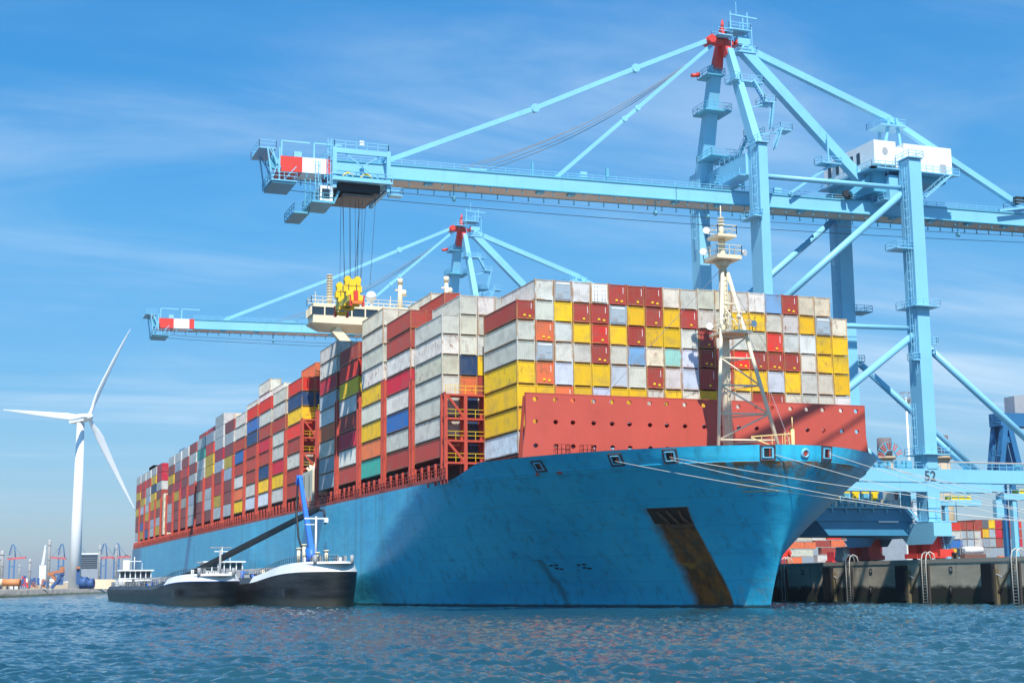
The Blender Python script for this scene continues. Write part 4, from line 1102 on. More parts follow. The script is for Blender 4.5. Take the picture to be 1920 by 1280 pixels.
    while y < 118:
        z = zc(y)-2.45
        for x in (XG1-.15, XG0+.15): g.beam((x, y, z), (x, y, z-.75), .12, .12, 0); g.beam((x-.25, y, z-.75), (x+.25, y, z-.75), .12, .1, 0)
        if int(y) % 4 == 0: g.box(XG1-1.3, XG1-.1, y, y+1.2, z-.35, z, 0)
        y += 2.75
    for x in (XG1-.15, XG0+.15): g.beam((x, -42.3, zc(-42)-2.5), (x, 117, zc(117)-2.5), .14, .12, 0)
    g.build('trolley_rail', [CRANED, BEIGE], t)
    g = MB()
    for x in (XG1+.3, XG0): g.tube([(x, -42, zc(-42)-4.1)]+[(x, y, zc(y)-4.3-.9*(1-((y-30)/72)**2)) for y in range(-36, 118, 8)], .05, 5, 0)
    for y in (-15, 21, 31, 83): g.beam((XG1-1, y, zc(y)-2.4), (XG1-1, y, zc(y)-4.6), .14, .14, 1); g.tube([(XG1-1, y-.2, zc(y)-4.7), (XG1-1, y+.2, zc(y)-4.7)], .45, 8, 1)
    g.build('tow_rope', [ROPE, CRANED], t)
    # aviation bars, cabinets along boom top
    g = MB()
    for y, z in ((-43.2, 2.5), (-38.1, 2.5)):
        g.beam((XG1-.4, y, zc(y)), (XG1-.4, y, zc(y)+z), .22, .22, 0); g.beam((XG1-.4, y, zc(y)+z), (XG1-.4, y+4.4, zc(y)+z+.02), .22, .22, 0)
    g.box(XG1-1.5, XG1-.5, -41.2, -40, zc(-41), zc(-41)+1, 0); g.box(XG1-2, XG1-.3, 7, 8.2, zc(7), zc(7)+1.4, 0); g.beam((XG1-.6, 12, zc(12)), (XG1-.6, 12, zc(12)+2.4), .45, .45, 1); g.beam((XG1-.6, -1.5, zc(-1.5)), (XG1-.6, -1.5, zc(0)+2.4), .3, .3, 1)
    g.box(XG1-1.8, XG1-.4, -12.5, -9.5, zc(-11), zc(-11)+.6, 0); g.box(XG1-.8, XG1-.3, 44, 45.5, zc(44), zc(44)+1.3, 0)
    g.build('boom_equipment', [CRANE, CRANED], bm_)
    # boom end platform
    g = MB()
    g.plat(-56, -49, -46.9, -44.3, 69.2, 0, 0); g.plat(-55, -48, -45.2, -41.2, 64.0, 0, 0, 1.2); g.box(-54.8, -48.2, -45, -41.4, 63.5, 63.8, 1)
    for x in (-48.3, -54.5):
        for y0 in (-45, -43.9): g.beam((x, y0, 63.9), (x, y0-.8 if y0 < -44.5 else y0, 69.1), .22, .22, 0)
        g.beam((x, -45, 64), (x, -43.9, 67.5), .18, .18, 0); g.beam((x, -43.9, 65), (x, -45, 68.8), .18, .18, 0); g.beam((x, -45.6, 69), (x, -43.7, 66), .15, .15, 0)
    for y in (-44.6,): g.tube([(-49.5, y, 66.9), (-49, y, 66.9)], 1.0, 14, 1)
    g.beam((-48.2, -43.2, 64), (-48.2, -41.3, 66.3), .12, .12, 0); g.build('tip_platform', [CRANE, CRANED], t)
    # apex A-frame
    AP = Vector((-52.4, 36.0, 98.0))
    g = MB(); g.beam((-43.8, 37.0, 75.5), (-50.9, 36.2, 95.5), 1.5, 2.0, 0, 1.1, 1.5, upv=(1, 0, 0)); fs = g.build('apex_strut', CRANE, t)
    g = MB(); g.beam((-62.5, 35.8, 70), (-54.8, 35.6, 94), 2.6, 2.4, 0, 1.9, 1.7, upv=(1, 0, 0)); bs = g.build('apex_strut', CRANE, t)
    g = MB()
    g.plat(-50, -47.5, 36.5, 41.0, 89.0, 0, 0); g.plat(-50.3, -46.8, 34.9, 36.0, 89.0, 0, 0); g.plat(-49, -46, 40.2, 42.4, 85.2, 0, 0); g.plat(-47, -44.5, 42.2, 44.5, 79.9, 0, 0)
    g.stair((-47.5, 38.6, 89), (-47, 40.6, 85.2), (1, 0, 0), .9, 0); g.stair((-47, 42.2, 85.2), (-46, 40.8, 80), (1, 0, 0), .9, 0); g.stair((-45.5, 42.6, 80), (-44.6, 40.6, 76), (1, 0, 0), .9, 0)
    g.beam((-47, 38, 84), (-47, 41.5, 85.1), .2, .2, 0); g.beam((-45.7, 38.2, 78.7), (-45.7, 43, 79.8), .2, .2, 0)
    g.build('strut_stair', CRANE, fs)
    g = MB(); g.plat(-59.3, -54.4, 33.2, 38.4, 85.9, 0, 0, 1.2, .35); g.plat(-57.5, -53.5, 33.3, 36.8, 92.0, 0, 0); g.plat(-60, -54.2, 34, 40, 77.4, 0, 0); g.plat(-60, -55.2, 35, 40.5, 72.6, 0, 0)
    g.stair((-56.5, 40.2, 77.4), (-58.5, 42.3, 72.6), (1, 0, 0), .9, 0); g.stair((-54.8, 41.5, 81.5), (-56, 40, 77.5), (1, 0, 0), .9, 0); g.plat(-55, -52, 41.0, 43.5, 81.5, 0, 0)
    g.beam((-56, 36, 72), (-56, 42, 66.5), .25, .25, 0); g.beam((-55, 42.6, 81.3), (-55, 42.6, 70), .2, .2, 0); g.build('strut_platform', CRANED, bs)
    g = MB(); g.box(-57, -56.5, 32.8, 33.4, 92.4, 93, 0); g.tube([(-56.8, 31.8, 92.4), (-56.8, 33.3, 92.6)], .35, 8, 0); g.build('aviation_lamp', CRED, bs)
    # red apex head
    g = MB()
    g.beam((-51, 36.2, 94.6), (-52.3, 35.7, 100.0), 1.2, 1.5, 0, .8, .9, upv=(1, 0, 0)); g.beam((-54.4, 35.6, 93.2), (-52.8, 35.6, 97.8), 1.6, 1.7, 0, 1.1, 1.2, upv=(1, 0, 0))
    g.beam((-51.6, 37.3, 97.2), (-51.6, 33.0, 96.9), 1.0, .9, 0); g.beam((-51.8, 35.8, 98.4), (-51.8, 33.0, 97.5), .9, .7, 0)
    g.tube([(-53, 32.8, 97.2), (-50.4, 32.8, 97.2)], .75, 14, 0); g.tube([(-52.9, 38.3, 97.4), (-50.8, 38.3, 97.4)], .55, 14, 0); g.tube([(-52.3, 35.9, 100), (-52.3, 35.9, 101.7)], [.5, .12], 8, 0)
    ah = g.build('apex_head', CRED, t)
    g = MB(); g.plat(-52, -49.6, 33.5, 36.4, 98.0, 0, 0); g.plat(-53, -49.8, 35.8, 40.2, 99.4, 0, 0); g.plat(-52, -49.7, 37.4, 41.2, 95.3, 0, 0)
    for y, z in ((36.8, 103.0), (40.2, 103.2), (39.3, 102), (41, 100.5)): g.beam((-51, y, 95.5), (-51, y, z), .16, .16, 0)
    g.beam((-51, 36.6, 102.4), (-51, 42.2, 102.2), .22, .22, 0); g.beam((-51, 38.5, 101), (-51, 41, 101), .16, .16, 0); g.beam((-51, 38.0, 102.3), (-51, 38, 104.8), .1, .1, 0)
    g.box(-52, -50.6, 38, 40.5, 97, 98.4, 0); g.build('apex_platform', CRANE, ah)
    # stays
    g = MB(); SX = -51.6
    pts = [(33.0, 97.4), (18.2, 90.3), (-.5, 81.1), (-26.4, 69.4)]
    for a, b_ in zip(pts[:-1], pts[1:]): g.beam((SX, a[0], a[1]), (SX, b_[0], b_[1]), .5, .8, 0)
    for y, z in pts[1:3]: g.tube([(SX-.4, y, z), (SX+.4, y, z)], .75, 12, 0)
    g.beam((SX, -26.2, 69.4), (SX, -27.4, 68.4), .8, 1.3, 0); g.build('fore_stay', CRANE, t)
    g = MB(); pts = [(33.2, 96.4), (18.4, 83.2), (15.9, 81.), (3, 69.4)]
    for a, b_ in zip(pts[:-1], pts[1:]): g.beam((SX, a[0], a[1]), (SX, b_[0], b_[1]), .4, .62, 0)
    for y, z in pts[1:3]: g.tube([(SX-.35, y, z), (SX+.35, y, z)], .5, 10, 0)
    g.build('fore_stay', CRANE, t)
    g = MB()
    for j, (dy, dz) in enumerate(((0, 0), (.25, 1.6), (-.3, -1.4), (0, -2.6))):
        P_ = []
        for i in range(17):
            f_ = i/16.; y = 33+(-13.5-33)*f_; z = 96+(69.4-96)*f_-(3.2+j*.25)*4*f_*(1-f_)*.8; P_.append((SX-.6-.25*j, y+dy*f_, z+dz*f_*.4))
        g.tube(P_, .06, 5, 0)
    g.build('boom_hoist_rope', paint('grey_rope', (.25, .24, .23), .7), t)
    g = MB(); g.beam((-50.6, 38.6, 96.0), (-50.6, 65.0, 71.5), 1.5, 1.8, 0); g.build('back_stay', CRANE, t)
    g = MB(); g.beam((-51.0, 38.8, 96.6), (-51.0, 69.2, 86.4), 1.0, 1.25, 0); g.beam((-51., 69.2, 86.4), (-51., 97, 72.6), 1.0, 1.1, 0); g.build('back_stay', CRANE, t)
    g = MB()
    for x, y in ((-49.6, 66.9), (-49.6, 70.4), (-53.5, 68.5)): g.beam((x, y, 80.5), (x, y*.4+69.2*.6, 86.2), .45, .45, 0)
    g.plat(-53, -48.6, 65.6, 71.3, 84.6, 0, 0); g.build('stay_support', CRANE, t)
    g = MB(); g.plat(-52.5, -49, 95, 99, 71.8, 0, 0); g.beam((-49, 91, 70.5), (-49, 97.5, 71.6), .4, .4, 0); g.box(-50, -49, 95.2, 96.6, 72.4, 73.6, 1); g.box(-50, -49, 97.2, 98.6, 72.6, 73.8, 1)
    g.build('stay_anchor', [CRANE, DARK], t)
    # machinery house
    g = MB(); g.box(-62.5, -46.3, 62.3, 66.9, 76.2, 80.5, 0); g.box(-62.5, -46.3, 68.6, 78.9, 75.3, 80.4, 0); g.box(-62.3, -46.6, 66.9, 68.6, 75.6, 79.6, 0)
    mh = g.build('machinery_house', CWHITE, t)
    for i, x in enumerate((-60.6, -58.0, -55.6, -53.4, -51.2)):
        g = MB(); g.box(x-.5, x+.5, 62.24, 62.3, 77.2, 79.3, 0); g.build('window', GLASS, mh)
    g = MB()
    for k in range(16): 
        t0, t1 = 2*math.pi*k/16, 2*math.pi*(k+1)/16; c = (-46.24, 64.6, 78.6)
        g.q([c, (c[0], c[1]+.6*math.cos(t0), c[2]+.7*math.sin(t0)), (c[0], c[1]+.6*math.cos(t1), c[2]+.7*math.sin(t1))], 0)
    g.box(-46.28, -46.22, 76.3, 77.5, 75.4, 77.2, 0); g.build('vent', paint('vent_grey', (.4, .4, .4), .6), mh)
    g = MB(); g.box(-62.8, -46, 62.0, 79.1, 75.0, 75.28, 0); g.rail([(-62.8, 60.9, 75.2), (-45.2, 60.9, 75.2), (-45.2, 79.6, 75.2)], 1.1, 1.4, .08, 0); g.box(-62.8, -45.2, 60.9, 62.0, 75.0, 75.2, 0); g.box(-46, -45.2, 60.9, 79.6, 75, 75.2, 0)
    g.stair((-45.5, 77.5, 75), (-45.5, 71.5, 70.2), (1, 0, 0), .9, 1); g.build('house_walkway', [CRANE, CRANE], mh)
    g = MB(); g.box(-61.5, -47.2, 62.6, 65., 71.3, 75.0, 0); g.box(-61.5, -47.2, 69, 71, 71.3, 75.0, 0); g.beam((-48.5, 58.5, 70.8), (-48.5, 62.6, 74), .8, .9, 0); g.beam((-61, 55.5, 70.8), (-61, 62.6, 74), .8, .9, 0); g.box(-61.5, -47.2, 71, 78, 73.9, 75, 0)
    for i in range(14): g.box(-49-i*.9, -48.5-i*.9, 57+i % 3, 58+i % 3, 70.2, 71.2+.4*(i % 3), 1)
    g.build('house_support', [CRANED, DARK], t)
    # stair between boom hinge and support
    g = MB(); g.beam((-49, 55, 75.8), (-49, 46.5, 70), .35, .35, 0); g.beam((-49.8, 55, 75.8), (-49.8, 46.5, 70), .35, .35, 0); g.plat(-50.5, -48, 52.5, 56.5, 76.0, 0, 0); g.beam((-49.2, 54.6, 76), (-49.2, 54.6, 81.5), .25, .25, 0)
    g.build('inspection_stair', CRANE, t)
    # cable reel
    g = MB(); c = Vector((-46, 62.2, 23.8))
    for k in range(15):
        a = math.pi*(.03+.94*k/14); P0 = c+Vector((0, math.cos(a)*1.2, math.sin(a)*1.2)); P1_ = c+Vector((0, math.cos(a)*2.6, math.sin(a)*2.6)); g.beam(P0, P1_, .1, .2, 0 if k % 3 else 2)
    g.tube([c+Vector((0, math.cos(a)*2.65, math.sin(a)*2.65)) for a in np.linspace(.1, math.pi-.1, 24)], .05, 6, 2); g.tube([c+Vector((0, math.cos(a)*1.2, math.sin(a)*1.2)) for a in np.linspace(.1, math.pi-.1, 24)], .1, 6, 2)
    g.build('cable_reel', [paint('reel_red', (.55, .15, .13), .6), WHITE, CRANED], t)
    return t
CR1 = build_crane()
CR2 = copy_tree(CR1); CR2.location = (-53-145.5, 35.5, 5.6); CR2.name = 'gantry_crane'
CR3 = copy_tree(CR1); CR3.location = (42.6, 35.5, 5.6)
for ch in list(CR3.children):
    if ch.name.startswith(('tow_rope', 'trolley_rail', 'girder')):
        for c2_ in list(ch.children): bpy.data.objects.remove(c2_)
        bpy.data.objects.remove(ch); CR3.name = 'gantry_crane'
CR3['label'] = 'pale blue quay crane standing forward of the bow, just outside the right edge'
CR2['label'] = 'more distant pale blue quay crane rising behind the container stacks'
# crane-specific parts only the near crane has: trolley with driver cab at the boom tip
def build_trolley():
    t = CR1
    g = MB(); X0, X1 = -57.5, -47.2; Y0, Y1 = -35.6, -27.0; ZT, ZB = 69.7, 65.0
    for x in (X0, X1):
        for y in (Y0, Y1): g.box(x-.3, x+.3, y-.3, y+.3, ZB-1.8, ZT, 0)
        g.box(x-.25, x+.25, Y0+.3, Y1-.3, ZT-.9, ZT-.1, 0); g.box(x-.25, x+.25, Y0+.3, Y1-.3, ZB-.3, ZB+.1, 0)
        g.beam((x, Y0+1.8, ZB+.2), (x, Y1-1.6, ZT-1), .16, .16, 0); g.beam((x, Y1-1.6, ZB+.2), (x, Y0+1.8, ZT-1), .16, .16, 0)
    for x in np.arange(X0+1.4, X1-1, 1.6): g.beam((x, Y0, ZB-.9), (x, Y0, ZT-.4), .12, .12, 0)
    for y in (Y0, Y1): g.box(X0+.3, X1-.3, y-.25, y+.25, ZT-.7, ZT-.1, 0); g.box(X0+.3, X1-.3, y-.25, y+.25, ZB-1.6, ZB-1.2, 0)
    g.box(X0, X1+.8, Y0-.5, Y1+.5, ZB-.7, ZB-.35, 0)
    tr = g.build('trolley', CRANE, t)
    g = MB(); g.rail([(X0, Y0, ZT), (X1, Y0, ZT), (X1, Y1, ZT), (X0, Y1, ZT), (X0, Y0, ZT)], 1.1, 1.5, .09, 0); g.rail([(X1+.7, Y0-.5, ZB-.3), (X1+.7, Y1+.5, ZB-.3)], 1.1, 1.5, .09, 0); g.box(X1-.3, X1, -31.6, -30.9, ZT+.7, ZT+1.4, 1)
    g.plat(X1-1, X1+.6, Y1+.2, Y1+2.2, ZB-2.2, 0, 0); g.ladder(X1+.4, Y0-.9, ZB-3.5, ZT+1, (0, 1, 0), (1, 0, 0), 0); g.ladder(X1+.4, Y0-2.8, ZB-4, ZB+2, (0, 1, 0), (1, 0, 0), 0)
    g.build('trolley_rail_guard', [CRANE, WHITE], tr)
    g = MB(); g.box(X0+.4, X1-.4, Y0+.9, Y1-1.2, ZB-2.1, ZB-.8, 0); g.q([(X0+.6, Y0+1.2, ZB-2.12), (X1-.6, Y0+1.6, ZB-2.6), (X1-.6, Y1-2.2, ZB-2.6), (X0+.6, Y1-1.4, ZB-2.12)][::-1], 1); g.box(X1-2.4, X1-.8, Y0+1.6, Y1-2, ZB-2.7, ZB-2.3, 1)
    g.build('hoist_frame', [BLACK, paint('trolley_floor', (.20, .19, .18), .7)], tr)
    g = MB()
    for y in (-33.2, -30.4):
        g.tube([(X1-.6, y+.85*math.cos(a), ZB+.15+.75*math.sin(a)) for a in np.linspace(.1, math.pi-.1, 10)], .16, 6, 0)
    g.build('sheave', YEL, tr)
    g = MB(); g.box(-49.6, -46.8, -37.9, -35.9, 60.9, 63.3, 0); cbn = g.build('driver_cab', WHITE, tr)
    g = MB(); g.box(-49.5, -46.9, -38.0, -37.92, 61.2, 62.9, 0); g.box(-46.79, -46.74, -37.6, -36.4, 61.3, 62.8, 0); g.build('window', GLASS, cbn)
    g = MB(); g.plat(-53, -46.4, -39.2, -35.8, 60.8, 0, 0, 1.2, .3); g.plat(-57, -50, -41.2, -38.8, 59.8, 0, 0, 1.2, .3)
    for y in (-39.4, -38.6, -37.8, -36.9): g.beam((-50.5, y, 60.8), (-50.5, y, 65.2), .14, .14, 0)
    for x in (-48, -53): g.beam((x, -35.6, 60.8), (x, -34.4, 63.5), .35, .35, 0)
    g.build('cab_platform', CRANED, tr)
    g = MB()
    for x, y in ((-48.7, -33.9), (-48.7, -32.7), (-49.4, -31.7), (-52.6, -33.2), (-55, -32.2), (-55.6, -31), (-49.2, -31.2), (-49.2, -30.6), (-52, -30.2), (-48.8, -28.6), (-55.4, -29.6), (-54, -28.8)):
        xe = -49.2 if x > -51 else -54.6; ye = y*.75-31.4*.25
        g.tube([(x, y, ZB-2.6), (xe, ye, 48.5)], .03, 4, 0)
    g.build('hoist_rope', ROPE, tr)
build_trolley()

def build_spreader():
    t = thing('container_spreader', 'yellow container spreader hanging on steel ropes above the ship bridge', 'spreader', (-52, -31.8, 44))
    g = MB()
    for x in (-48.9, -55.2):
        for y in (-33.1, -30.9):
            g.tube([(x+.45, y, 49.5), (x-.45, y, 49.5)], .75, 16, 0)
        g.box(x-.6, x+.6, -33.7, -30.3, 48.2, 49.6, 0); g.box(x-.6, x+.6, -34., -30., 47.1, 48.3, 0); g.box(x-.85, x+.85, -33.5, -30.5, 46.2, 47.2, 0); pass
        for yy in (-33.0, -31.3): g.box(x+.6, x+.64, yy, yy+.18, 47.4, 48.6, 1)
    g.build('headblock', [YEL, DARK], t)
    g = MB(); g.box(-57.5, -46.6, -33.3, -32.3, 45.0, 46.2, 0); g.box(-57.5, -46.6, -31.3, -30.3, 45.0, 46.2, 0); g.box(-53.5, -50.5, -32.3, -31.3, 44.9, 46.1, 1)
    for x in (-50, -54): g.box(x-.4, x+.4, -33.5, -30.1, 44.6, 45.0, 0)
    g.build('spreader_frame', [YEL, DARK], t)
    for x in (-58.3, -46.0):
        g = MB(); g.box(x-.3, x+.3, -33.1, -30.5, 44.3, 44.95, 0)
        g.build('end_beam', YEL if x < -50 else ORANGE, t)
        for y in (-33.1, -30.4):
            g = MB(); s_ = -1 if y < -31.8 else 1
            g.beam((x, y, 44.5), (x+.2, y+s_*.2, 46.0), .28, .28, 0); g.box(x-.3, x+.3, y-.25, y+.25, 43.9, 44.7, 0); g.build('guide_flipper', CRED, t)
    g = MB(); g.box(-47.3, -46.3, -32.2, -31.4, 45.2, 47.0, 0); g.build('hydraulic_unit', CRED, t)
    t.scale = (.8, .72, .8); t.location = (-52, -31.9, 45.0)
build_spreader()

# ------------------------------------------------------------------ tanker barges
def barge(xb, xs, yc, hw, zm, zb, label, white_len, stripe):
    t = thing('tanker_barge', label, 'barge', (xb-10, yc, 0), 'tanker barges moored beside the ship')
    RB = 21.
    xsn = list(np.linspace(xs, xb-RB, 60))+list(xb-RB+RB*np.sin(np.linspace(0, 1, 30)[1:]*np.pi/2))
    def half(x): 
        if x > xb-RB: u = (x-(xb-RB))/RB; return hw*max(1-u**2.1, 0)**.55
        if x < xs+6: return hw*(.8+.2*(x-xs)/6.)
        return hw
    def zt(x):
        u = min(max((x-(xb-44))/40., 0), 1); return zm+(zb-zm)*u*u*(3-2*u)
    lv = [(-1.0, .86), (.0, .93), (.25, .96), (.5, .985), (.75, 1.0), (.77, 1.01), (1., .90)]
    g = MB()
    for sg in (-1, 1):
        for j in range(len(lv)-1):
            for i in range(len(xsn)-1):
                q_ = []
                for (a, jj) in ((i, j), (i+1, j), (i+1, j+1), (i, j+1)):
                    X = xsn[a]; f_, w_ = lv[jj]; Z = -.8 if f_ < 0 else f_*zt(X)
                    rake = (1-max(f_, 0))*2.6*min(max((X-(xb-16))/16., 0), 1)+(f_ > .78)*(f_-.78)*7*min(max((X-(xb-21))/21., 0), 1)
                    q_.append((X-rake, yc+sg*half(X)*(w_ if X > xb-30 else min(1, w_)), Z))
                mi = 1 if (j >= 5 and xsn[i] > xb-white_len) else 0
                if stripe and j == 4 and xsn[i] > xb-white_len: mi = 2
                g.q(q_ if sg < 0 else q_[::-1], mi, False)
    bm, n, l, b = newmat('barge_hull_black'); tcn = n.new('ShaderNodeTexCoord'); v = tcn.outputs['Object']; sp = n.new('ShaderNodeSeparateXYZ'); l.new(v, sp.inputs[0])
    c = nmix(n, l, nramp(n, l, nnoise(n, l, v, (.15, .15, 1.2), 1, 6, .7), .35, .7), (.014, .015, .017), (.06, .06, .06))
    c = nmix(n, l, nmath(n, l, 'MULTIPLY', nramp(n, l, nmath(n, l, 'ADD', sp.outputs[2], nnoise(n, l, v, (.4, .4, .4), 1, 4)), 2.2, 1.1), .7), c, (.11, .10, .07))
    l.new(c, b.inputs['Base Color']); b.inputs['Roughness'].default_value = .5
    g.build('barge_hull', [bm, WHITE, BLUEB], t)
    g = MB()
    for i in range(len(xsn)-1):
        a, b_ = xsn[i], xsn[i+1]; ha, hb = half(a)*.88-.05, half(b_)*.88-.05
        g.q([(a, yc-ha, zt(a)-.35), (b_, yc-hb, zt(b_)-.35), (b_, yc+hb, zt(b_)-.35), (a, yc+ha, zt(a)-.35)], 0)
    g.build('deck', paint('barge_deck', (.12, .16, .17), .7), t)
    rn3 = random.Random(int(-yc*7))
    g = MB()
    for i in range(4): g.tube([(xs+22, yc-3.2+i*1.9, zm+.7+.15*(i % 2)), (xb-24, yc-3.2+i*1.9, zm+.7+.15*(i % 2))], .16, 6, 0)
    X = xs+20
    while X < xb-20:
        y = yc+rn3.uniform(-4.5, 4.5); h_ = rn3.uniform(.5, 1.5); k = rn3.choice((0, 0, 1, 1, 2, 3))
        if rn3.random() < .5: g.tube([(X, y, zm-.3), (X, y, zm+h_)], rn3.uniform(.15, .4), 8, k)
        else: g.box(X, X+rn3.uniform(.4, 1.4), y-.4, y+.5, zm-.3, zm+h_*.8, k)
        X += rn3.uniform(.7, 1.5)
    for xx in np.linspace(xs+26, xb-26, 9): g.beam((xx, yc-hw+.5, zm-.3), (xx, yc-hw+.5, zm+1.4), .1, .1, 0); g.beam((xx, yc-hw+.5, zm+1.4), (xx, yc+hw-.5, zm+1.4), .1, .1, 0)
    g.build('deck_pipework', [GREY, BLUEB, DARK, CREAM], t)
    g = MB(); pr = [(x-1.3*min(max((x-(xb-21))/21., 0), 1), yc-half(x)*.86, zt(x)-.1) for x in xsn if x > xb-40 or int(x) % 3 == 0]
    g.rail(pr, 1.0, 1.8, .06, 0); g.build('deck_rail', GREY, t)
    g = MB()
    for x_ in (xb-5, xb-9.5):
        g.tube([(x_, yc-1.7, zb-.5), (x_, yc+1.7, zb-.5)], .5, 10, 0); g.box(x_-.8, x_+.8, yc-2, yc-1.6, zb-.6, zb+.8, 0); g.box(x_-.8, x_+.8, yc+1.6, yc+2, zb-.6, zb+.8, 0)
    for y in (-2.7, 2.7): 
        g.tube([(xb-4, yc+y, zb-.4), (xb-4, yc+y, zb+.9)], .28, 8, 0); g.tube([(xb-11, yc+y, zb-.4), (xb-11, yc+y, zb+.7)], .28, 8, 1)
    g.build('anchor_windlass', [GREY, WHITE], t)
    g = MB(); 
    for sg in (-1,): g.box(xb-13, xb-10.2, yc+sg*hw-.12, yc+sg*hw+.0, 1.3, 2.6, 0)
    g.build('anchor', DARK, t)
    # wheelhouse
    xw = xs+13; zm0 = zm; zm = zm-1.3
    g = MB(); g.box(xs+3, xw, yc-hw+1.2, yc+hw-1.2, zm-.3, zm+2.2, 0); g.box(xw-9, xw-1, yc-hw+2, yc+hw-2, zm+2.2, zm+3.1, 0); g.box(xw-9.4, xw-.6, yc-hw+1.6, yc+hw-1.6, zm+4.7, zm+5.0, 0)
    for i in range(7): y = yc-hw+2.1+i*(2*hw-4.4)/6; g.box(xw-1.3, xw-1.05, y, y+.2, zm+3.1, zm+4.7, 0)
    wh = g.build('wheelhouse', WHITE, t)
    g = MB(); g.box(xw-8.8, xw-1.3, yc-hw+2.2, yc+hw-2.2, zm+3.1, zm+4.7, 0); g.box(xw-.0, xw+.04, yc-hw+2, yc+hw-2, zm+.6, zm+1.5, 0); g.build('window_band', GLASS, wh)
    g = MB(); g.tube([(xw-4, yc, zm+5), (xw-4, yc, zm+8)], .1, 6, 0); g.beam((xw-4, yc-1.6, zm+7), (xw-4, yc+1.6, zm+7), .16, .16, 0); g.tube([(xw-6, yc+2, zm+5), (xw-6, yc+2, zm+6.6)], .06, 5, 0)
    g.build('aerial_mast', WHITE, wh)
    return t, zt
B1, _ = barge(-66, -196, -48.5, 5.7, 3.3, 5.0, 'long low black tanker barge farther from the ship, blue stripe under its white bow', 24, True)
B2, _ = barge(-38.5, -148, -36.2, 5.9, 4.4, 6.4, 'black tanker barge with white bow and blue crane moored against the ship', 38, False)
g = MB(); g.tube([(-55.5, -36.5, 5.8), (-55.5, -36.5, 8.6)], .9, 12, 0); g.beam((-55.5, -36.5, 8.2), (-66.8, -36.0, 20.3), .75, .95, 0, .5, .6); g.beam((-57, -36.5, 8.2), (-61, -36.2, 13.2), .35, .35, 1); g.beam((-66.8, -36, 20.3), (-67.6, -36, 19.2), .9, .9, 0)
cb_ = g.build('deck_crane', [BLUEB, GREY], B2)
g = MB(); g.tube([(-67.4, -36.2, 19.2), (-66.4, -36.6, 15), (-63.5, -36.8, 10.5), (-59.5, -36.6, 6.8), (-57.5, -36.3, 6.2)], .16, 8, 0); g.tube([(-65, -37, 17), (-65, -37, 6)], .03, 4, 0); g.build('hose', BLACK, cb_)
g = MB(); g.tube([(-50.5, -37, 6.0), (-50.5, -37, 13.2)], [.2, .13], 10, 0); g.beam((-50.5, -38.8, 12.9), (-50.5, -35.2, 12.9), .18, .22, 0); g.beam((-50.5, -38.6, 12.0), (-50.5, -37.2, 12.0), .14, .14, 0); g.box(-50.8, -50.2, -35.8, -35.2, 12.3, 12.9, 0); g.build('radar_mast', WHITE, B2)
g = MB()
for x, y, h_ in ((-60, -37.5, 2.2), (-54, -38, 2.6), (-50, -35.5, 1.6), (-45, -38, 1.2)): g.tube([(x, y, 6.4), (x, y, 6.4+h_)], .28, 8, 0); g.tube([(x, y, 6.4+h_), (x, y, 6.6+h_)], .42, 8, 0)
g.build('ventilator', CREAM, B2)
g = MB(); g.beam((-133, -44.3, 5.0), (-74.5, -31.2, 15.6), 1.0, 1.0, 0, .8, .7); g.tube([(-133, -44.3, 2), (-133, -44.3, 5.6)], .8, 10, 0)
g.tube([(-74.5, -31.3, 15.5), (-73.4, -30.4, 15.2), (-73.2, -30.2, 13)], .2, 6, 0); g.tube([(-112, -41, 9.8), (-112, -41, 2.2)], .22, 8, 1); g.beam((-112, -43, 10.2), (-112, -39, 10.2), .2, .2, 1)
g.build('loading_boom', [BLACK, GREY], B1)

# ------------------------------------------------------------------ mooring ropes
def rope(a, b_, sag, label, n_=22, r_=.033):
    a = Vector(a); b_ = Vector(b_); o = a.lerp(b_, .5)
    g = MB(); pts = []
    for i in range(n_+1):
        f_ = i/n_; p = a.lerp(b_, f_); p.z -= sag*4*f_*(1-f_); pts.append(p)
    g.tube(pts, r_, 6, 0); ob = g.build('mooring_rope', ROPEW, None, org=tuple(a)); tag(ob, label, 'rope', 'mooring ropes between the bow and the quay')
rope(FL[1], (62, 33.5, 6.5), 1.6, 'lowest mooring rope, led from the middle fairlead of the starboard bow')
rope(FL[2], (64, 33.5, 6.5), 1.0, 'mooring rope led from the third starboard fairlead across the stem')
rope(FL[3]+Vector((0, .8, -.2)), (40, 33.5, 6.4), .5, 'mooring rope from the square fairlead just left of the stem')
rope(FL[4], (41, 33.4, 6.4), .4, 'mooring rope from the fairlead right of the round hawse')
rope((11.5, 20.7, 17.), (42, 33.6, 6.4), .5, 'short mooring rope leaving the port bow, steeper one')
rope((12.5, 19.8, 17.), (58, 33.6, 6.5), 1.2, 'middle mooring rope leaving the port bow between two others')
rope(FL[2]+Vector((.1, .1, -.3)), (68, 33.5, 6.5), 2.4, 'slack lower mooring rope from the third starboard fairlead')
rope((9.5, 22., 17.), (62, 33.7, 6.5), .8, 'highest mooring rope leaving the port bow toward the right edge')
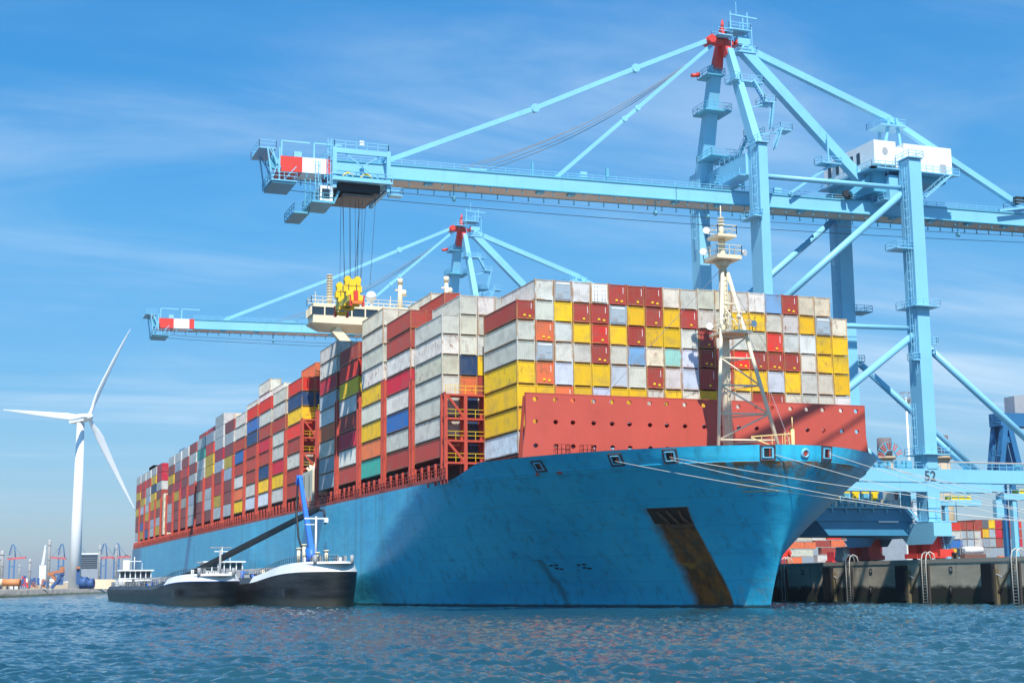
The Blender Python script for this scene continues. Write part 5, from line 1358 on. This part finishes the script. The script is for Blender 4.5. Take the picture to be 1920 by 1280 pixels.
# ------------------------------------------------------------------ wind turbine
def build_turbine():
    bx, by = -655.0, -28.6
    t = thing('wind_turbine', 'tall white three-bladed wind turbine on the far shore', 'wind turbine', (bx, by, 2.6))
    hub = Vector((bx+9, by+3.2, 94.0))
    g = MB(); g.tube([(bx, by, 2.3), (bx, by, 40), (bx, by, 91.5)], [3.4, 2.75, 1.95], 32, 0); g.build('tower', TURB, t)
    ax = Vector((math.cos(rad(-5)), math.sin(rad(-5)), .06))
    toC = (Vector((CAM.x, CAM.y, 0))-Vector((bx, by, 0))).normalized()
    yaw = math.atan2(toC.y, toC.x)+rad(42)
    A = Vector((math.cos(yaw), math.sin(yaw), .05)).normalized(); S = Vector((0,0,1)).cross(A).normalized(); U = A.cross(S).normalized()
    c0 = Vector((bx, by, 94.0)); hub = c0+A*6.0
    g = MB(); g.beam(c0-A*7, c0+A*3.6, 4.2, 4.4, 0, 3.9, 4.0); g.beam(c0-A*5.5+Vector((0,0,2.3)), c0-A*3+Vector((0,0,2.3)), 2.5, .8, 1); nc = g.build('nacelle', [TURB, GREY], t)
    g = MB(); g.beam(c0-A*5.5+S*-2.16+U*.3, c0-A*4.3+S*-2.16+U*.3, .1, 1.2, 0); g.beam(c0-A*2.5+S*-2.16+U*.3, c0-A*1.3+S*-2.16+U*.3, .1, 1.2, 0); g.build('side_vent', GREY, nc)
    g = MB(); g.tube([c0+A*3.6, c0+A*4.6, c0+A*7.2, c0+A*8.2, c0+A*8.8], [1.7, 2.0, 1.9, 1.2, .1], 20, 0); g.build('hub', TURB, t)
    L_ = 58.
    for k, ang in enumerate((rad(28), rad(-92), rad(148))):
        D_ = (U*math.cos(ang)+S*math.sin(ang))
        Tn = A.cross(D_).normalized(); g = MB(); n1 = 24; K = 12; base = []
        for i in range(n1+1):
            s_ = i/n1; rr = s_*L_
            ch = 1.0+(3.2-1.0)*math.sin(min(s_/.2, 1)*math.pi/2) if s_ < .2 else 4.2*(1-(s_-.2)/.8)**.85+.25
            ch = 2.1 if s_ < .03 else (2.1+(4.2-2.1)*min((s_-.03)/.17, 1) if s_ < .2 else 4.2*(1-(s_-.2)/.8)**.8+.3)
            th = 2.0*(1-min(s_/.25, 1))+.16*ch*min(s_/.25, 1)
            tw = rad(18)*(1-s_)+rad(8); ca, sa = math.cos(tw), math.sin(tw)
            cc = hub+D_*(rr+1.2)+A*(2.5*s_*s_*1.2)
            for j in range(K):
                a = 2*math.pi*j/K; px, py = math.cos(a)*ch/2+(.18*ch if s_ > .1 else 0), math.sin(a)*th/2
                g.v.append(tuple(cc+Tn*(px*ca-py*sa)+A*(px*sa+py*ca)))
        for i in range(n1):
            for j in range(K):
                a0 = i*K+j; a1 = i*K+(j+1) % K; g.f.append((a0, a1, a1+K, a0+K)); g.m.append(0); g.sm.append(True)
        g.f.append(tuple(n1*K+j for j in range(K))); g.m.append(0); g.sm.append(False)
        g.build('blade', TURB, t)
build_turbine()
# ------------------------------------------------------------------ yard behind the quay
def solid(name, label, cat, mats, org, fn, group=None):
    t = thing(name, label, cat, org, group); fn(t); return t
YG = 'shipping containers stacked in the yard'
# rows of boxes lying across the view (long side toward the bow): code, y from, z bottom, height, short?
YARD_A = [('C', 191.0, 9.7, 1, 'crimson container at the left foot of the yard stack beside the hull'), ('O', 197.8, 9.7, 1, 'orange container on the yard ground beside the hull'),
          ('W', 199.5, 12.4, 0, 'long white container second from the ground beside the hull'), ('O', 200.9, 15.2, 0, 'long orange-red container under the two pale containers in the yard'),
          ('P', 202.1, 18.1, 1, 'tan container on top at the left end of the yard stack'), ('W', 208.3, 18.1, 1, 'small white container on top of the left yard stack'),
          ('W', 213.4, 10.3, 0, 'long white container at ground level left of the crane platform'), ('B', 215.4, 13.1, 0, 'long rust-red container above the white one left of the crane platform'),
          ('B', 209.9, 15.8, 1, 'short rust-red container in the middle of the left yard stack'), ('O', 216.5, 15.8, 1, 'orange container second from the top left of the crane platform'),
          ('R', 215.0, 18.5, 1, 'bright red-orange container on top left of the crane platform'), ('D', 221.5, 18.5, 1, 'dark container partly behind the crane platform'),
          ('C', 227, 10.9, 0, 'crimson container low under the left half of the crane platform'), ('B', 227, 13.6, 0, 'rust-red container second tier under the crane platform'),
          ('C', 242, 13.7, 0, 'crimson container under the right half of the crane platform, upper tier'), ('B', 242.2, 11.0, 0, 'rust-red container under the right half of the crane platform, lower tier'),
          ('C', 254.8, 13.7, 0, 'crimson container beside the red crane bogie, upper tier'), ('C', 255, 11.0, 0, 'crimson container beside the red crane bogie, lower tier')]
for ch, yc, z, sh, lb in YARD_A:
    Lx = 6.06 if sh else 12.19
    place(ch, -300-1.2, yc, z-.6, 2.65, lb, rotz=rad(90), m20=bool(sh), group=YG)
for yc in (195, 201, 207.4, 220): place('B' if yc < 205 else 'G', -300-1.2, yc, 5.7, 2.6, {195: 'rust-red container resting on the yard ground, lowest at left', 201: 'rust-red container on the yard ground, second of the lowest row', 207.4: 'grey container on the yard ground, third of the lowest row', 220: 'grey container on the yard ground, last of the lowest row'}[yc], rotz=rad(90), m20=yc != 220, group=YG)
YARD_B = [('R', 210.6, 18.4, 2.7, 1, 'bright red container on top right of the crane leg'), ('W', 211, 15.7, 2.7, 1, 'white container under the bright red one right of the crane leg'), ('L', 211.0, 12.9, 2.7, 1, 'dark blue container right of the crane leg'),
          ('Y', 208.6, 10.2, 2.7, 1, 'yellow container low beside the white tank container')]
for ch, yc, z, h_, sh, lb in YARD_B: place(ch, -225-1.2, yc, z, h_, lb, rotz=rad(90), m20=True, group=YG)
ends = [(214.6, 'BGG', 0), (217.3, 'BGG', 0), (220.1, 'BWW', 0)]
nm = ['first', 'second', 'third', 'fourth', 'fifth', 'sixth', 'seventh', 'eighth']; tr_ = {0: 'top', 1: 'middle', 2: 'lower', 3: 'ground'}
for i, (y, s_, _) in enumerate(ends):
    for j, ch in enumerate(s_): place(ch, -225-6.1, y, 18.6-j*2.72, 2.66, f"{CNAME[ch]} container end, {tr_[j]} row, {nm[i]} column above the white tank container", group=YG)
for i, (y, s_) in enumerate(((223.2, 'BBGG'), (225.75, 'DYGG'), (228.3, 'YGGD'), (230.9, 'CCBG'), (236.4, 'BBGG'), (239, 'RBCG'))):
    for j, ch in enumerate(s_):
        if j == 3 and i > 1: continue
        place(ch, -228-6.1, y, 19.3-j*3.0, 2.94, f"{CNAME[ch]} container end, {tr_[j]} row, {nm[i]} column of the tall stack at the right edge", group=YG)
t = thing('tank_container', 'white cylindrical tank container in a frame in front of the stacks', 'tank container', (-222, 215.4, 5.6))
g = MB(); g.tube([(-222, 211.8, 12.2), (-222, 212.1, 12.2), (-222, 218.9, 12.2), (-222, 219.2, 12.2)], [.5, 1.15, 1.15, .5], 20, 0); g.build('tank', WHITE, t)
g = MB()
for y in (211.6, 219.4):
    for z in (11.0, 13.4): g.beam((-223.2, y, z), (-220.8, y, z), .16, .16, 0)
    for x in (-223.2, -220.8): g.beam((x, y, 11), (x, y, 13.4), .16, .16, 0)
for x in (-223.2, -220.8): g.beam((x, 211.6, 11), (x, 219.4, 11), .16, .16, 0)
g.build('tank_frame', GREY, t)
g = MB(); g.box(-223.2, -220.8, 211.4, 219.6, 8.3, 10.9, 0); g.box(-223.3, -220.7, 211.3, 219.7, 5.62, 8.2, 0); g.build('base_container', paint('old_brown', (.2, .09, .06), .6), t)
t = thing('yard_building', 'long white low building rising above the yard containers', 'building', (-260, 216, 5.6))
g = MB(); g.box(-266, -252, 212, 224, 5.6, 26.4, 0); g.box(-262, -258, 221.5, 223.8, 26.4, 28.3, 0); g.build('wall', CWHITE, t)
g = MB()
for y in (213, 216.5, 219.8): g.box(-255, -254, y, y+.7, 26.4, 27.5, 0)
g.build('roof_unit', GREY, t)
def vehicle(X, Y, L_, body, label, name='yard_truck'):
    t = thing(name, label, 'vehicle', (X, Y, 5.62))
    g = MB(); g.box(X-1.4, X+1.4, Y, Y+L_, 6.7, 7.5, 0); g.box(X-1.4, X+1.4, Y+L_*.04, Y+L_*.2, 7.5, 9.4, 0); g.beam((X, Y+L_*.3, 7.9), (X, Y+L_*.95, 8.5), 2.2, .8, 0); g.build('body', body, t)
    g = MB(); g.box(X+1.4, X+1.44, Y+L_*.06, Y+L_*.18, 8.2, 9.2, 0); g.build('window', GLASS, t)
    for f_ in (.12, .3, .7, .88):
        for x in (X-1.2, X+1.2): g = MB(); g.tube([(x-.25, Y+L_*f_, 6.35), (x+.25, Y+L_*f_, 6.35)], .7, 14, 0); g.build('wheel', BLACK, t)
    return t
t = vehicle(-214, 216.5, 14.5, ORANGE, 'orange container transporter with pale blue box at the right of the yard')
g = MB(); g.box(-212.6, -212.5, 219, 224, 8.2, 9.6, 0); g.box(-213.8, -212.7, 218.2, 225, 7.6, 10.2, 1); g.build('side_box', [paint('pale_box', (.35, .6, .68), .5), ORANGE], t)
vehicle(-120, 96.5, 12, paint('straddle_red', (.7, .04, .04), .5), 'red terminal tractor waiting beneath the crane')
vehicle(-80, 73, 9, paint('tractor_dark', (.05, .10, .14), .5), 'dark terminal tractor in the shade under the crane platform')
def lightpole(X, Y, top, label):
    t = thing('light_mast', label, 'light mast', (X, Y, 5.6))
    g = MB(); g.tube([(X, Y, 5.6), (X, Y, top)], [.55, .25], 10, 0); g.build('pole', WHITE, t)
    g = MB(); g.tube([(X+2.3*math.cos(a), Y+2.3*math.sin(a), top-.8) for a in np.linspace(0, 2*math.pi, 17)], .12, 5, 0); g.tube([(X+1.6*math.cos(a), Y+1.6*math.sin(a), top+1.4) for a in np.linspace(0, 2*math.pi, 17)], .1, 5, 0)
    for a in np.linspace(0, 2*math.pi, 7)[:-1]: g.beam((X, Y, top-1), (X+2.3*math.cos(a), Y+2.3*math.sin(a), top-.8), .1, .1, 0); g.beam((X+2.2*math.cos(a), Y+2.2*math.sin(a), top-1.6), (X+2.2*math.cos(a), Y+2.2*math.sin(a), top-.2), .6, .5, 0); g.beam((X+1.6*math.cos(a), Y+1.6*math.sin(a), top+1.4), (X, Y, top-5), .08, .08, 0)
    g.build('lamp_ring', GREY, t)
lightpole(-186, 167.2, 55, 'tall white lattice-headed light mast behind the right crane leg')
for X, Y, top, lb, rr in ((-594, 444.5, 89.5, 'tan power station chimney with dark cap left of the crane leg', 4.6), (-584, 479, 91, 'tan power station chimney with dark cap right of the crane leg', 4.6)):
    t = thing('chimney', lb, 'chimney', (X, Y, 5.6), 'power station chimneys')
    g = MB(); g.tube([(X, Y, 5.6), (X, Y, 78)], [6.2, 4.9], 20, 0); g.tube([(X, Y, 76.5), (X, Y, 78)], [6.6, 6.6], 20, 0); g.build('shaft', paint('chimney_tan', (.52, .38, .22), .8, scale=.05), t)
    g = MB(); g.tube([(X, Y, 78), (X, Y, top)], [rr, rr*.95], 20, 0); g.build('cap', paint('chimney_cap', (.16, .13, .13), .8), t)
# dark blue yard crane at the right edge
t = thing('yard_crane', 'dark blue gantry yard crane with grey house at the right edge', 'crane', (-104, 133, 5.6))
YB = paint('yard_crane_blue', (.03, .16, .34), .5)
g = MB(); g.box(-107, -103, 132.4, 160, 37.2, 40.2, 0); g.build('bridge_beam', YB, t)
for x in (-103.5, -106.6):
    for y0_, y1_ in ((133.6, 132.0), (134.8, 136.8)): g = MB(); g.beam((x, y0_, 37.2), (x, y1_, 28.2), 1.3, 1.4, 0); g.build('leg', YB, t)
    g = MB(); g.box(x-.6, x+.6, 131.2, 137.6, 27, 28.2, 0); g.build('sill', YB, t)
    g = MB(); g.box(x-.5, x+.5, 134.4, 135.5, 5.7, 27, 0); g.build('post', YB, t)
g = MB(); g.box(-104.3, -103.2, 132.4, 136, 33.4, 34.8, 0); g.plat(-103.4, -102.4, 129.6, 131.4, 30.5, 0, 0); g.plat(-104, -102.6, 130.4, 132, 38, 0, 0); g.build('leg_tie', YB, t)
g = MB(); g.box(-107, -103.5, 137, 154, 40.3, 44.2, 0); g.q([(-103.5, 137, 44.2), (-103.5, 154, 47), (-107, 154, 47), (-107, 137, 44.2)], 0); g.q([(-103.5, 137, 44.2), (-103.5, 154, 44.2), (-103.5, 154, 47)], 0); g.build('machinery_house', paint('house_grey', (.36, .38, .41), .6), t)
# small yellow hoist behind the bow
t = thing('far_gantry', 'blue and yellow gantry trolley seen in the gap beside the hull', 'crane', (-340, 190, 5.6))
g = MB(); g.beam((-310, 196, 23), (-310, 199.5, 32), .8, .8, 0); g.beam((-310, 203, 23), (-310, 199.5, 32), .8, .8, 0); g.box(-311, -309, 195, 204, 22.2, 23, 0)
for y in (195.5, 203.5): g.beam((-310, y, 5.6), (-310, y, 22.3), .8, .8, 0)
g.build('frame', CRANED, t)
g = MB(); g.box(-309.5, -307.5, 201, 212, 22.6, 23.4, 0); g.box(-309.5, -307.5, 204, 208, 23.4, 25, 0); g.beam((-308, 201, 23), (-308, 205, 25), .5, .5, 0); g.build('hoist', YEL, t)

# ------------------------------------------------------------------ far shore at the left
def far(px, D, z=0.): 
    p = Vector((CAM.x, CAM.y, 0))+(d+r*((px-960)/2730.))*D; return Vector((p.x, p.y, z))
def zat(py, D): return 2.96+(1110.3-py)*D/2730.
SILV = paint('tower_silver', (.42, .41, .39), .5, scale=.05, streak=.5); FBLUE = paint('far_crane_blue', (.05, .16, .34), .6); FRED = paint('far_crane_red', (.62, .12, .12), .6); TANP = paint('far_tan', (.50, .40, .28), .8)
def obox(g, px0, px1, py0, py1, D, depth, m=0):
    a = far(px0, D); b_ = far(px1, D); e = (a-Vector((CAM.x, CAM.y, 0))).normalized()*depth; z1, z0 = zat(py0, D), zat(py1, D)
    P_ = [a, b_, b_+e, a+e]
    lo = [Vector((p.x, p.y, z0)) for p in P_]; hi = [Vector((p.x, p.y, z1)) for p in P_]
    i = len(g.v); g.v += [tuple(p) for p in lo+hi]
    for f_ in ((3,2,1,0),(4,5,6,7),(0,1,5,4),(1,2,6,5),(2,3,7,6),(3,0,4,7)): g.f.append(tuple(i+k for k in f_)); g.m.append(m); g.sm.append(False)
    return g
for i, (px, boomdir) in enumerate(((29, 1), (120, -1), (151, 1), (199, 1), (223, 1))):
    D = 2200; t = thing('distant_crane', ['faint blue quay crane with red boom at the far left', 'faint blue quay crane just left of the turbine tower', 'faint blue quay crane just right of the turbine tower', 'faint blue quay crane above the grey building', 'faint blue quay crane nearest the ship stern'][i], 'crane', tuple(far(px, D, 2.6)), 'distant quay cranes across the harbour')
    g = MB()
    for q_ in (-5, 4):
        a = far(px+q_, D); g.beam((a.x, a.y, 2.6), (a.x, a.y, zat(1056, D)), 2.2, 2.2, 0)
        b_ = far(px+q_, D+18); g.beam((b_.x, b_.y, 2.6), (b_.x, b_.y, zat(1056, D)), 2.2, 2.2, 0)
    g.beam(far(px-5, D, zat(1070, D)), far(px+4, D, zat(1070, D)), 1.6, 1.6, 0); g.build('portal_frame', FBLUE, t)
    g = MB(); arc = [far(px-7, D, zat(1056, D)), far(px-4.5, D, zat(1040, D)), far(px-2.2, D, zat(1031, D)), far(px+.5, D, zat(1029, D)), far(px+2.5, D, zat(1031, D)), far(px+4, D, zat(1040, D)), far(px+6, D, zat(1056, D))]
    g.tube(arc, .9, 6, 0); g.beam(far(px+1, D, zat(1030, D)), far(px+20*boomdir, D, zat(1055, D)), .5, .5, 0); g.beam(far(px-1, D, zat(1031, D)), far(px-3, D, zat(1056, D)), .6, .6, 0); g.build('apex_frame', FBLUE, t)
    g = MB(); g.beam(far(px-9*boomdir, D, zat(1056, D)), far(px+25*boomdir, D, zat(1053.5, D)), 3, 3, 0); g.build('boom', FRED, t)
    g = MB(); obox(g, px-7, px-1, 1049.5, 1054, D-2, 8); g.build('machinery_house', GREY, t)
def tower(px, w_, top, D, label, m=SILV, rings=3):
    t = thing('process_tower', label, 'tower', tuple(far(px, D, 2.6)), 'process towers of the far plant')
    p = far(px, D); R_ = w_/2*D/2730.; zt_ = zat(top, D); g = MB(); g.tube([(p.x, p.y, 2.6), (p.x, p.y, zt_*.97), (p.x, p.y, zt_)], [R_, R_, R_*.6], 14, 0); g.build('column', m, t)
    g = MB()
    for k in range(rings): z = 2.6+(zt_-2.6)*(k+1)/(rings+.4); g.tube([(p.x, p.y, z), (p.x, p.y, z+.5)], R_*1.35, 14, 0)
    g.build('walkway_ring', GREY, t)
for a in ((3, 7, 1043, 1250, 'wide grey process tower at the left image edge'), (10, 7, 1040, 1250, 'grey process tower with rounded top at far left'), (6, 5, 1050, 1200, 'short grey process tower between two wide ones at far left'),
          (43, 3, 1066, 1200, 'slim short tower left of the far silver tower'), (62, 5, 1056, 1200, 'stubby grey tower beside the tall chimney-like tower'), (97, 5.5, 1021, 1200, 'tall slim silver tower left of the turbine'),
          (191, 4, 1032, 1150, 'slim silver tower right of the grey building'), (221.5, 4, 1031, 1150, 'slim silver tower nearest the ship stern'), (145.5, 3, 1046, 1150, 'slim tower just right of the turbine tower')): tower(*a)
t = thing('office_building', 'grey many-storeyed building with window bands right of the turbine', 'building', tuple(far(168, 1300, 2.6)))
g = MB(); obox(g, 150, 188, 1049, 1104, 1300, 25); g.build('wall', paint('office_grey', (.28, .31, .36), .6), t)
g = MB()
for k in range(6): obox(g, 152, 187, 1052+k*4, 1054+k*4, 1299.5, .4)
g.build('window_band', GLASS, t)
g = MB(); obox(g, 148, 189, 1046.5, 1049, 1299, 27); g.build('roof', WHITE, t)
t = thing('round_hall', 'white round-topped building beside the ship stern', 'building', tuple(far(242, 1150, 2.6)))
g = MB(); 
for k in range(10):
    a0, a1 = math.pi*k/10, math.pi*(k+1)/10
    def pr(a, dd): p = far(241-6*math.cos(a), 1150+dd); return (p.x, p.y, zat(1060-10*math.sin(a), 1150))
    g.q([pr(a0, 0), pr(a1, 0), pr(a1, 30), pr(a0, 30)], 0)
obox(g, 235, 247, 1060, 1106, 1150, 30); g.build('wall', WHITE, t)
t = thing('white_spire', 'pointed white vessel mast and hull block left of the silver tower', 'ship', tuple(far(86, 1100, 2.6)))
g = MB(); obox(g, 80, 92, 1068, 1102, 1100, 20); g.build('block', CWHITE, t)
g = MB(); a = far(84, 1100); b_ = far(89.5, 1100)
for p, q_ in ((a, b_),): g.beam((p.x, p.y, zat(1068, 1100)), (q_.x, q_.y, zat(1031, 1100)), .9, .9, 0); g.beam((far(87, 1100).x, far(87, 1100).y, zat(1068, 1100)), (q_.x, q_.y, zat(1040, 1100)), .7, .7, 0)
g.build('mast', CWHITE, t)
def sbox(name, label, cat, items, D, extra=None):
    t = thing(name, label, cat, tuple(far((items[0][0]+items[0][1])/2, D, 2.6)))
    for (x0, x1, y0, y1, dd, m, nm_) in items: g = MB(); obox(g, x0, x1, y0, y1, D-dd, 6); g.build(nm_, m, t)
    return t
ORT = paint('pipe_orange', (.66, .26, .09), .6)
t = thing('monopile', 'cream and orange steel pipe section lying on the far shore', 'pipe', tuple(far(15, 640, 2.6)))
p0, p1, p2 = far(-30, 640, 5.6), far(14, 640, 5.6), far(46, 640, 5.5)
g = MB(); g.tube([p0, p1], 1.7, 20, 0); g.build('cream_section', CREAM, t); g = MB(); g.tube([p1, p2], 1.55, 20, 0); g.build('orange_section', ORT, t)
g = MB()
for x in (10, 22, 34, 44): a = far(x, 638); g.box(a.x-.3, a.x+.3, a.y-.3, a.y+.3, 2.5, 4.2, 0)
g.build('support', DARK, t)
rn5 = random.Random(8)
for i, (x0, x1, yt, lb, cols) in enumerate(((47, 62, 1086, 'blue machine with red drum beside the orange pipe on the far shore', 'LRL'), (62, 84, 1090, 'low blue lattice machine in the middle of the far shore', 'LLOL'), (84, 97, 1091, 'blue and orange equipment left of the big orange crane', 'OLL'))):
    t = thing('shore_machine', lb, 'machine', tuple(far(x0, 640, 2.6)), 'machines on the far shore')
    for ch in sorted(set(cols)):
        g = MB(); mm = {'L': FBL, 'R': CRED, 'O': FOR}[ch]
        for c_ in cols:
            if c_ != ch: continue
            a = rn5.uniform(x0, x1-5); obox(g, a, a+rn5.uniform(3, 7), yt+rn5.uniform(0, 6), 1104, 640+rn5.uniform(-3, 3), 3)
        for k in range(4): q0 = far(rn5.uniform(x0, x1), 638, rn5.uniform(2.8, 4)); q1 = far(rn5.uniform(x0, x1), 638, rn5.uniform(4.5, zat(yt, 640))); g.beam(q0, q1, .4, .4, 0)
        g.build({'L': 'frame', 'R': 'drum', 'O': 'boom'}[ch], mm, t)
t = thing('shore_crane', 'orange crawler crane with blue base beside the turbine tower', 'crane', tuple(far(110, 640, 2.6)))
g = MB(); g.beam(far(97, 640, zat(1085, 640)), far(126, 640, zat(1078, 640)), 1.6, 1.5, 0); g.beam(far(104, 640, zat(1086, 640)), far(112, 640, zat(1096, 640)), 1.4, 1.2, 0); obox(g, 118, 127, 1071, 1081, 640, 4); obox(g, 97, 105, 1081, 1087, 640, 4); g.build('boom', FOR, t)
g = MB(); obox(g, 113, 125, 1094, 1104, 640, 5); g.beam(far(104, 640, 3), far(125, 640, zat(1083, 640)), 1.2, 1.2, 0); obox(g, 108, 125, 1083, 1086, 639, 3); g.build('base', FBL, t)
t = sbox('shore_column', 'blue column with orange cap right of the turbine tower', 'machine', [(149, 155, 1074, 1104, 0, FBL, 'post'), (148, 156, 1071, 1075, 1, FOR, 'cap')], 640)
for i, (x0, x1, yt, lb) in enumerate(((157, 170, 1090, 'blue cylinder lying right of the blue column'), (170, 182, 1093, 'blue container-like tank nearest the sand heap'))):
    t = thing('storage_tank', lb, 'tank', tuple(far(x0, 640, 2.6))); rr = (zat(yt, 640)-2.6)/2; g = MB(); g.tube([far(x0, 640, 2.6+rr), far(x1, 640, 2.6+rr)], rr, 16, 0); g.build('drum', FBL, t); g = MB(); g.tube([far(x0+2, 638, 2.6+rr*2), far(x0+2, 638, 3+rr*2.2)], .3, 6, 0); g.build('valve', GREY, t)
t = thing('sand_heap', 'pale sand heap on the far shore near the barge stern', 'sand heap', tuple(far(203, 660, 2.6)))
g = MB(); c = far(203, 660); K = 16
top = [(c.x+5*math.cos(2*math.pi*k/K)*.4, c.y+6*math.sin(2*math.pi*k/K)+rn5.uniform(-.4, .4), 6.6+rn5.uniform(-.2, .2)) for k in range(K)]
bot = [(c.x+6*math.cos(2*math.pi*k/K), c.y+10.5*math.sin(2*math.pi*k/K), 2.5) for k in range(K)]
for k in range(K): g.q([bot[k], bot[(k+1) % K], top[(k+1) % K], top[k]], 0, True)
g.q(top, 0); g.build('heap', paint('sand', (.60, .46, .30), .9), t)
# low far industry strip
t = thing('tank_farm', 'low tan storage tanks and sheds along the far horizon', 'tank farm', tuple(far(60, 1500, 2.6)))
for i in range(26):
    x = -20+i*10.6; g = MB(); p = far(x, 1500+rn5.uniform(-60, 80)); hh = rn5.uniform(5, 11)
    if rn5.random() < .6: R_ = rn5.uniform(3, 8); g.tube([(p.x, p.y, 2.6), (p.x, p.y, 2.6+hh), (p.x, p.y, 3.4+hh)], [R_, R_, .2], 14, 0); g.build('storage_tank', TANP if rn5.random() < .6 else CWHITE, t)
    else: g.box(p.x-4, p.x+4, p.y-9, p.y+9, 2.6, 2.6+hh*.8, 0); g.build('shed', CWHITE if rn5.random() < .5 else TANP, t)
t = thing('navigation_sign', 'small white sign on the stone bank left of the turbine', 'sign', tuple(far(101, 560, 2.6)))
g = MB(); obox(g, 99.4, 102.8, 1101.5, 1104.5, 560, .2); p = far(101, 560.2); g.beam((p.x, p.y, 2), (p.x, p.y, 4.4), .12, .12, 0); g.build('board', WHITE, t)


# ------------------------------------------------------------------ haze
hm = bpy.data.materials.new('haze'); hm.use_nodes = True; hn_ = hm.node_tree.nodes
for n_ in list(hn_):
    if n_.type == 'BSDF_PRINCIPLED': hn_.remove(n_)
pv = hn_.new('ShaderNodeVolumePrincipled'); pv.inputs['Color'].default_value = (.82, .90, 1.0, 1); pv.inputs['Density'].default_value = 0.0001; pv.inputs['Anisotropy'].default_value = .3
hm.node_tree.links.new(pv.outputs[0], hn_['Material Output'].inputs['Volume'])
g = MB(); g.box(-9500, 1500, -3500, 4000, -7, 115, 0); me = g.mesh('haze', [hm]); ho = bpy.data.objects.new('haze', me); COL.objects.link(ho); tag(ho, 'thin pale haze over the harbour', 'haze', None, 'stuff')
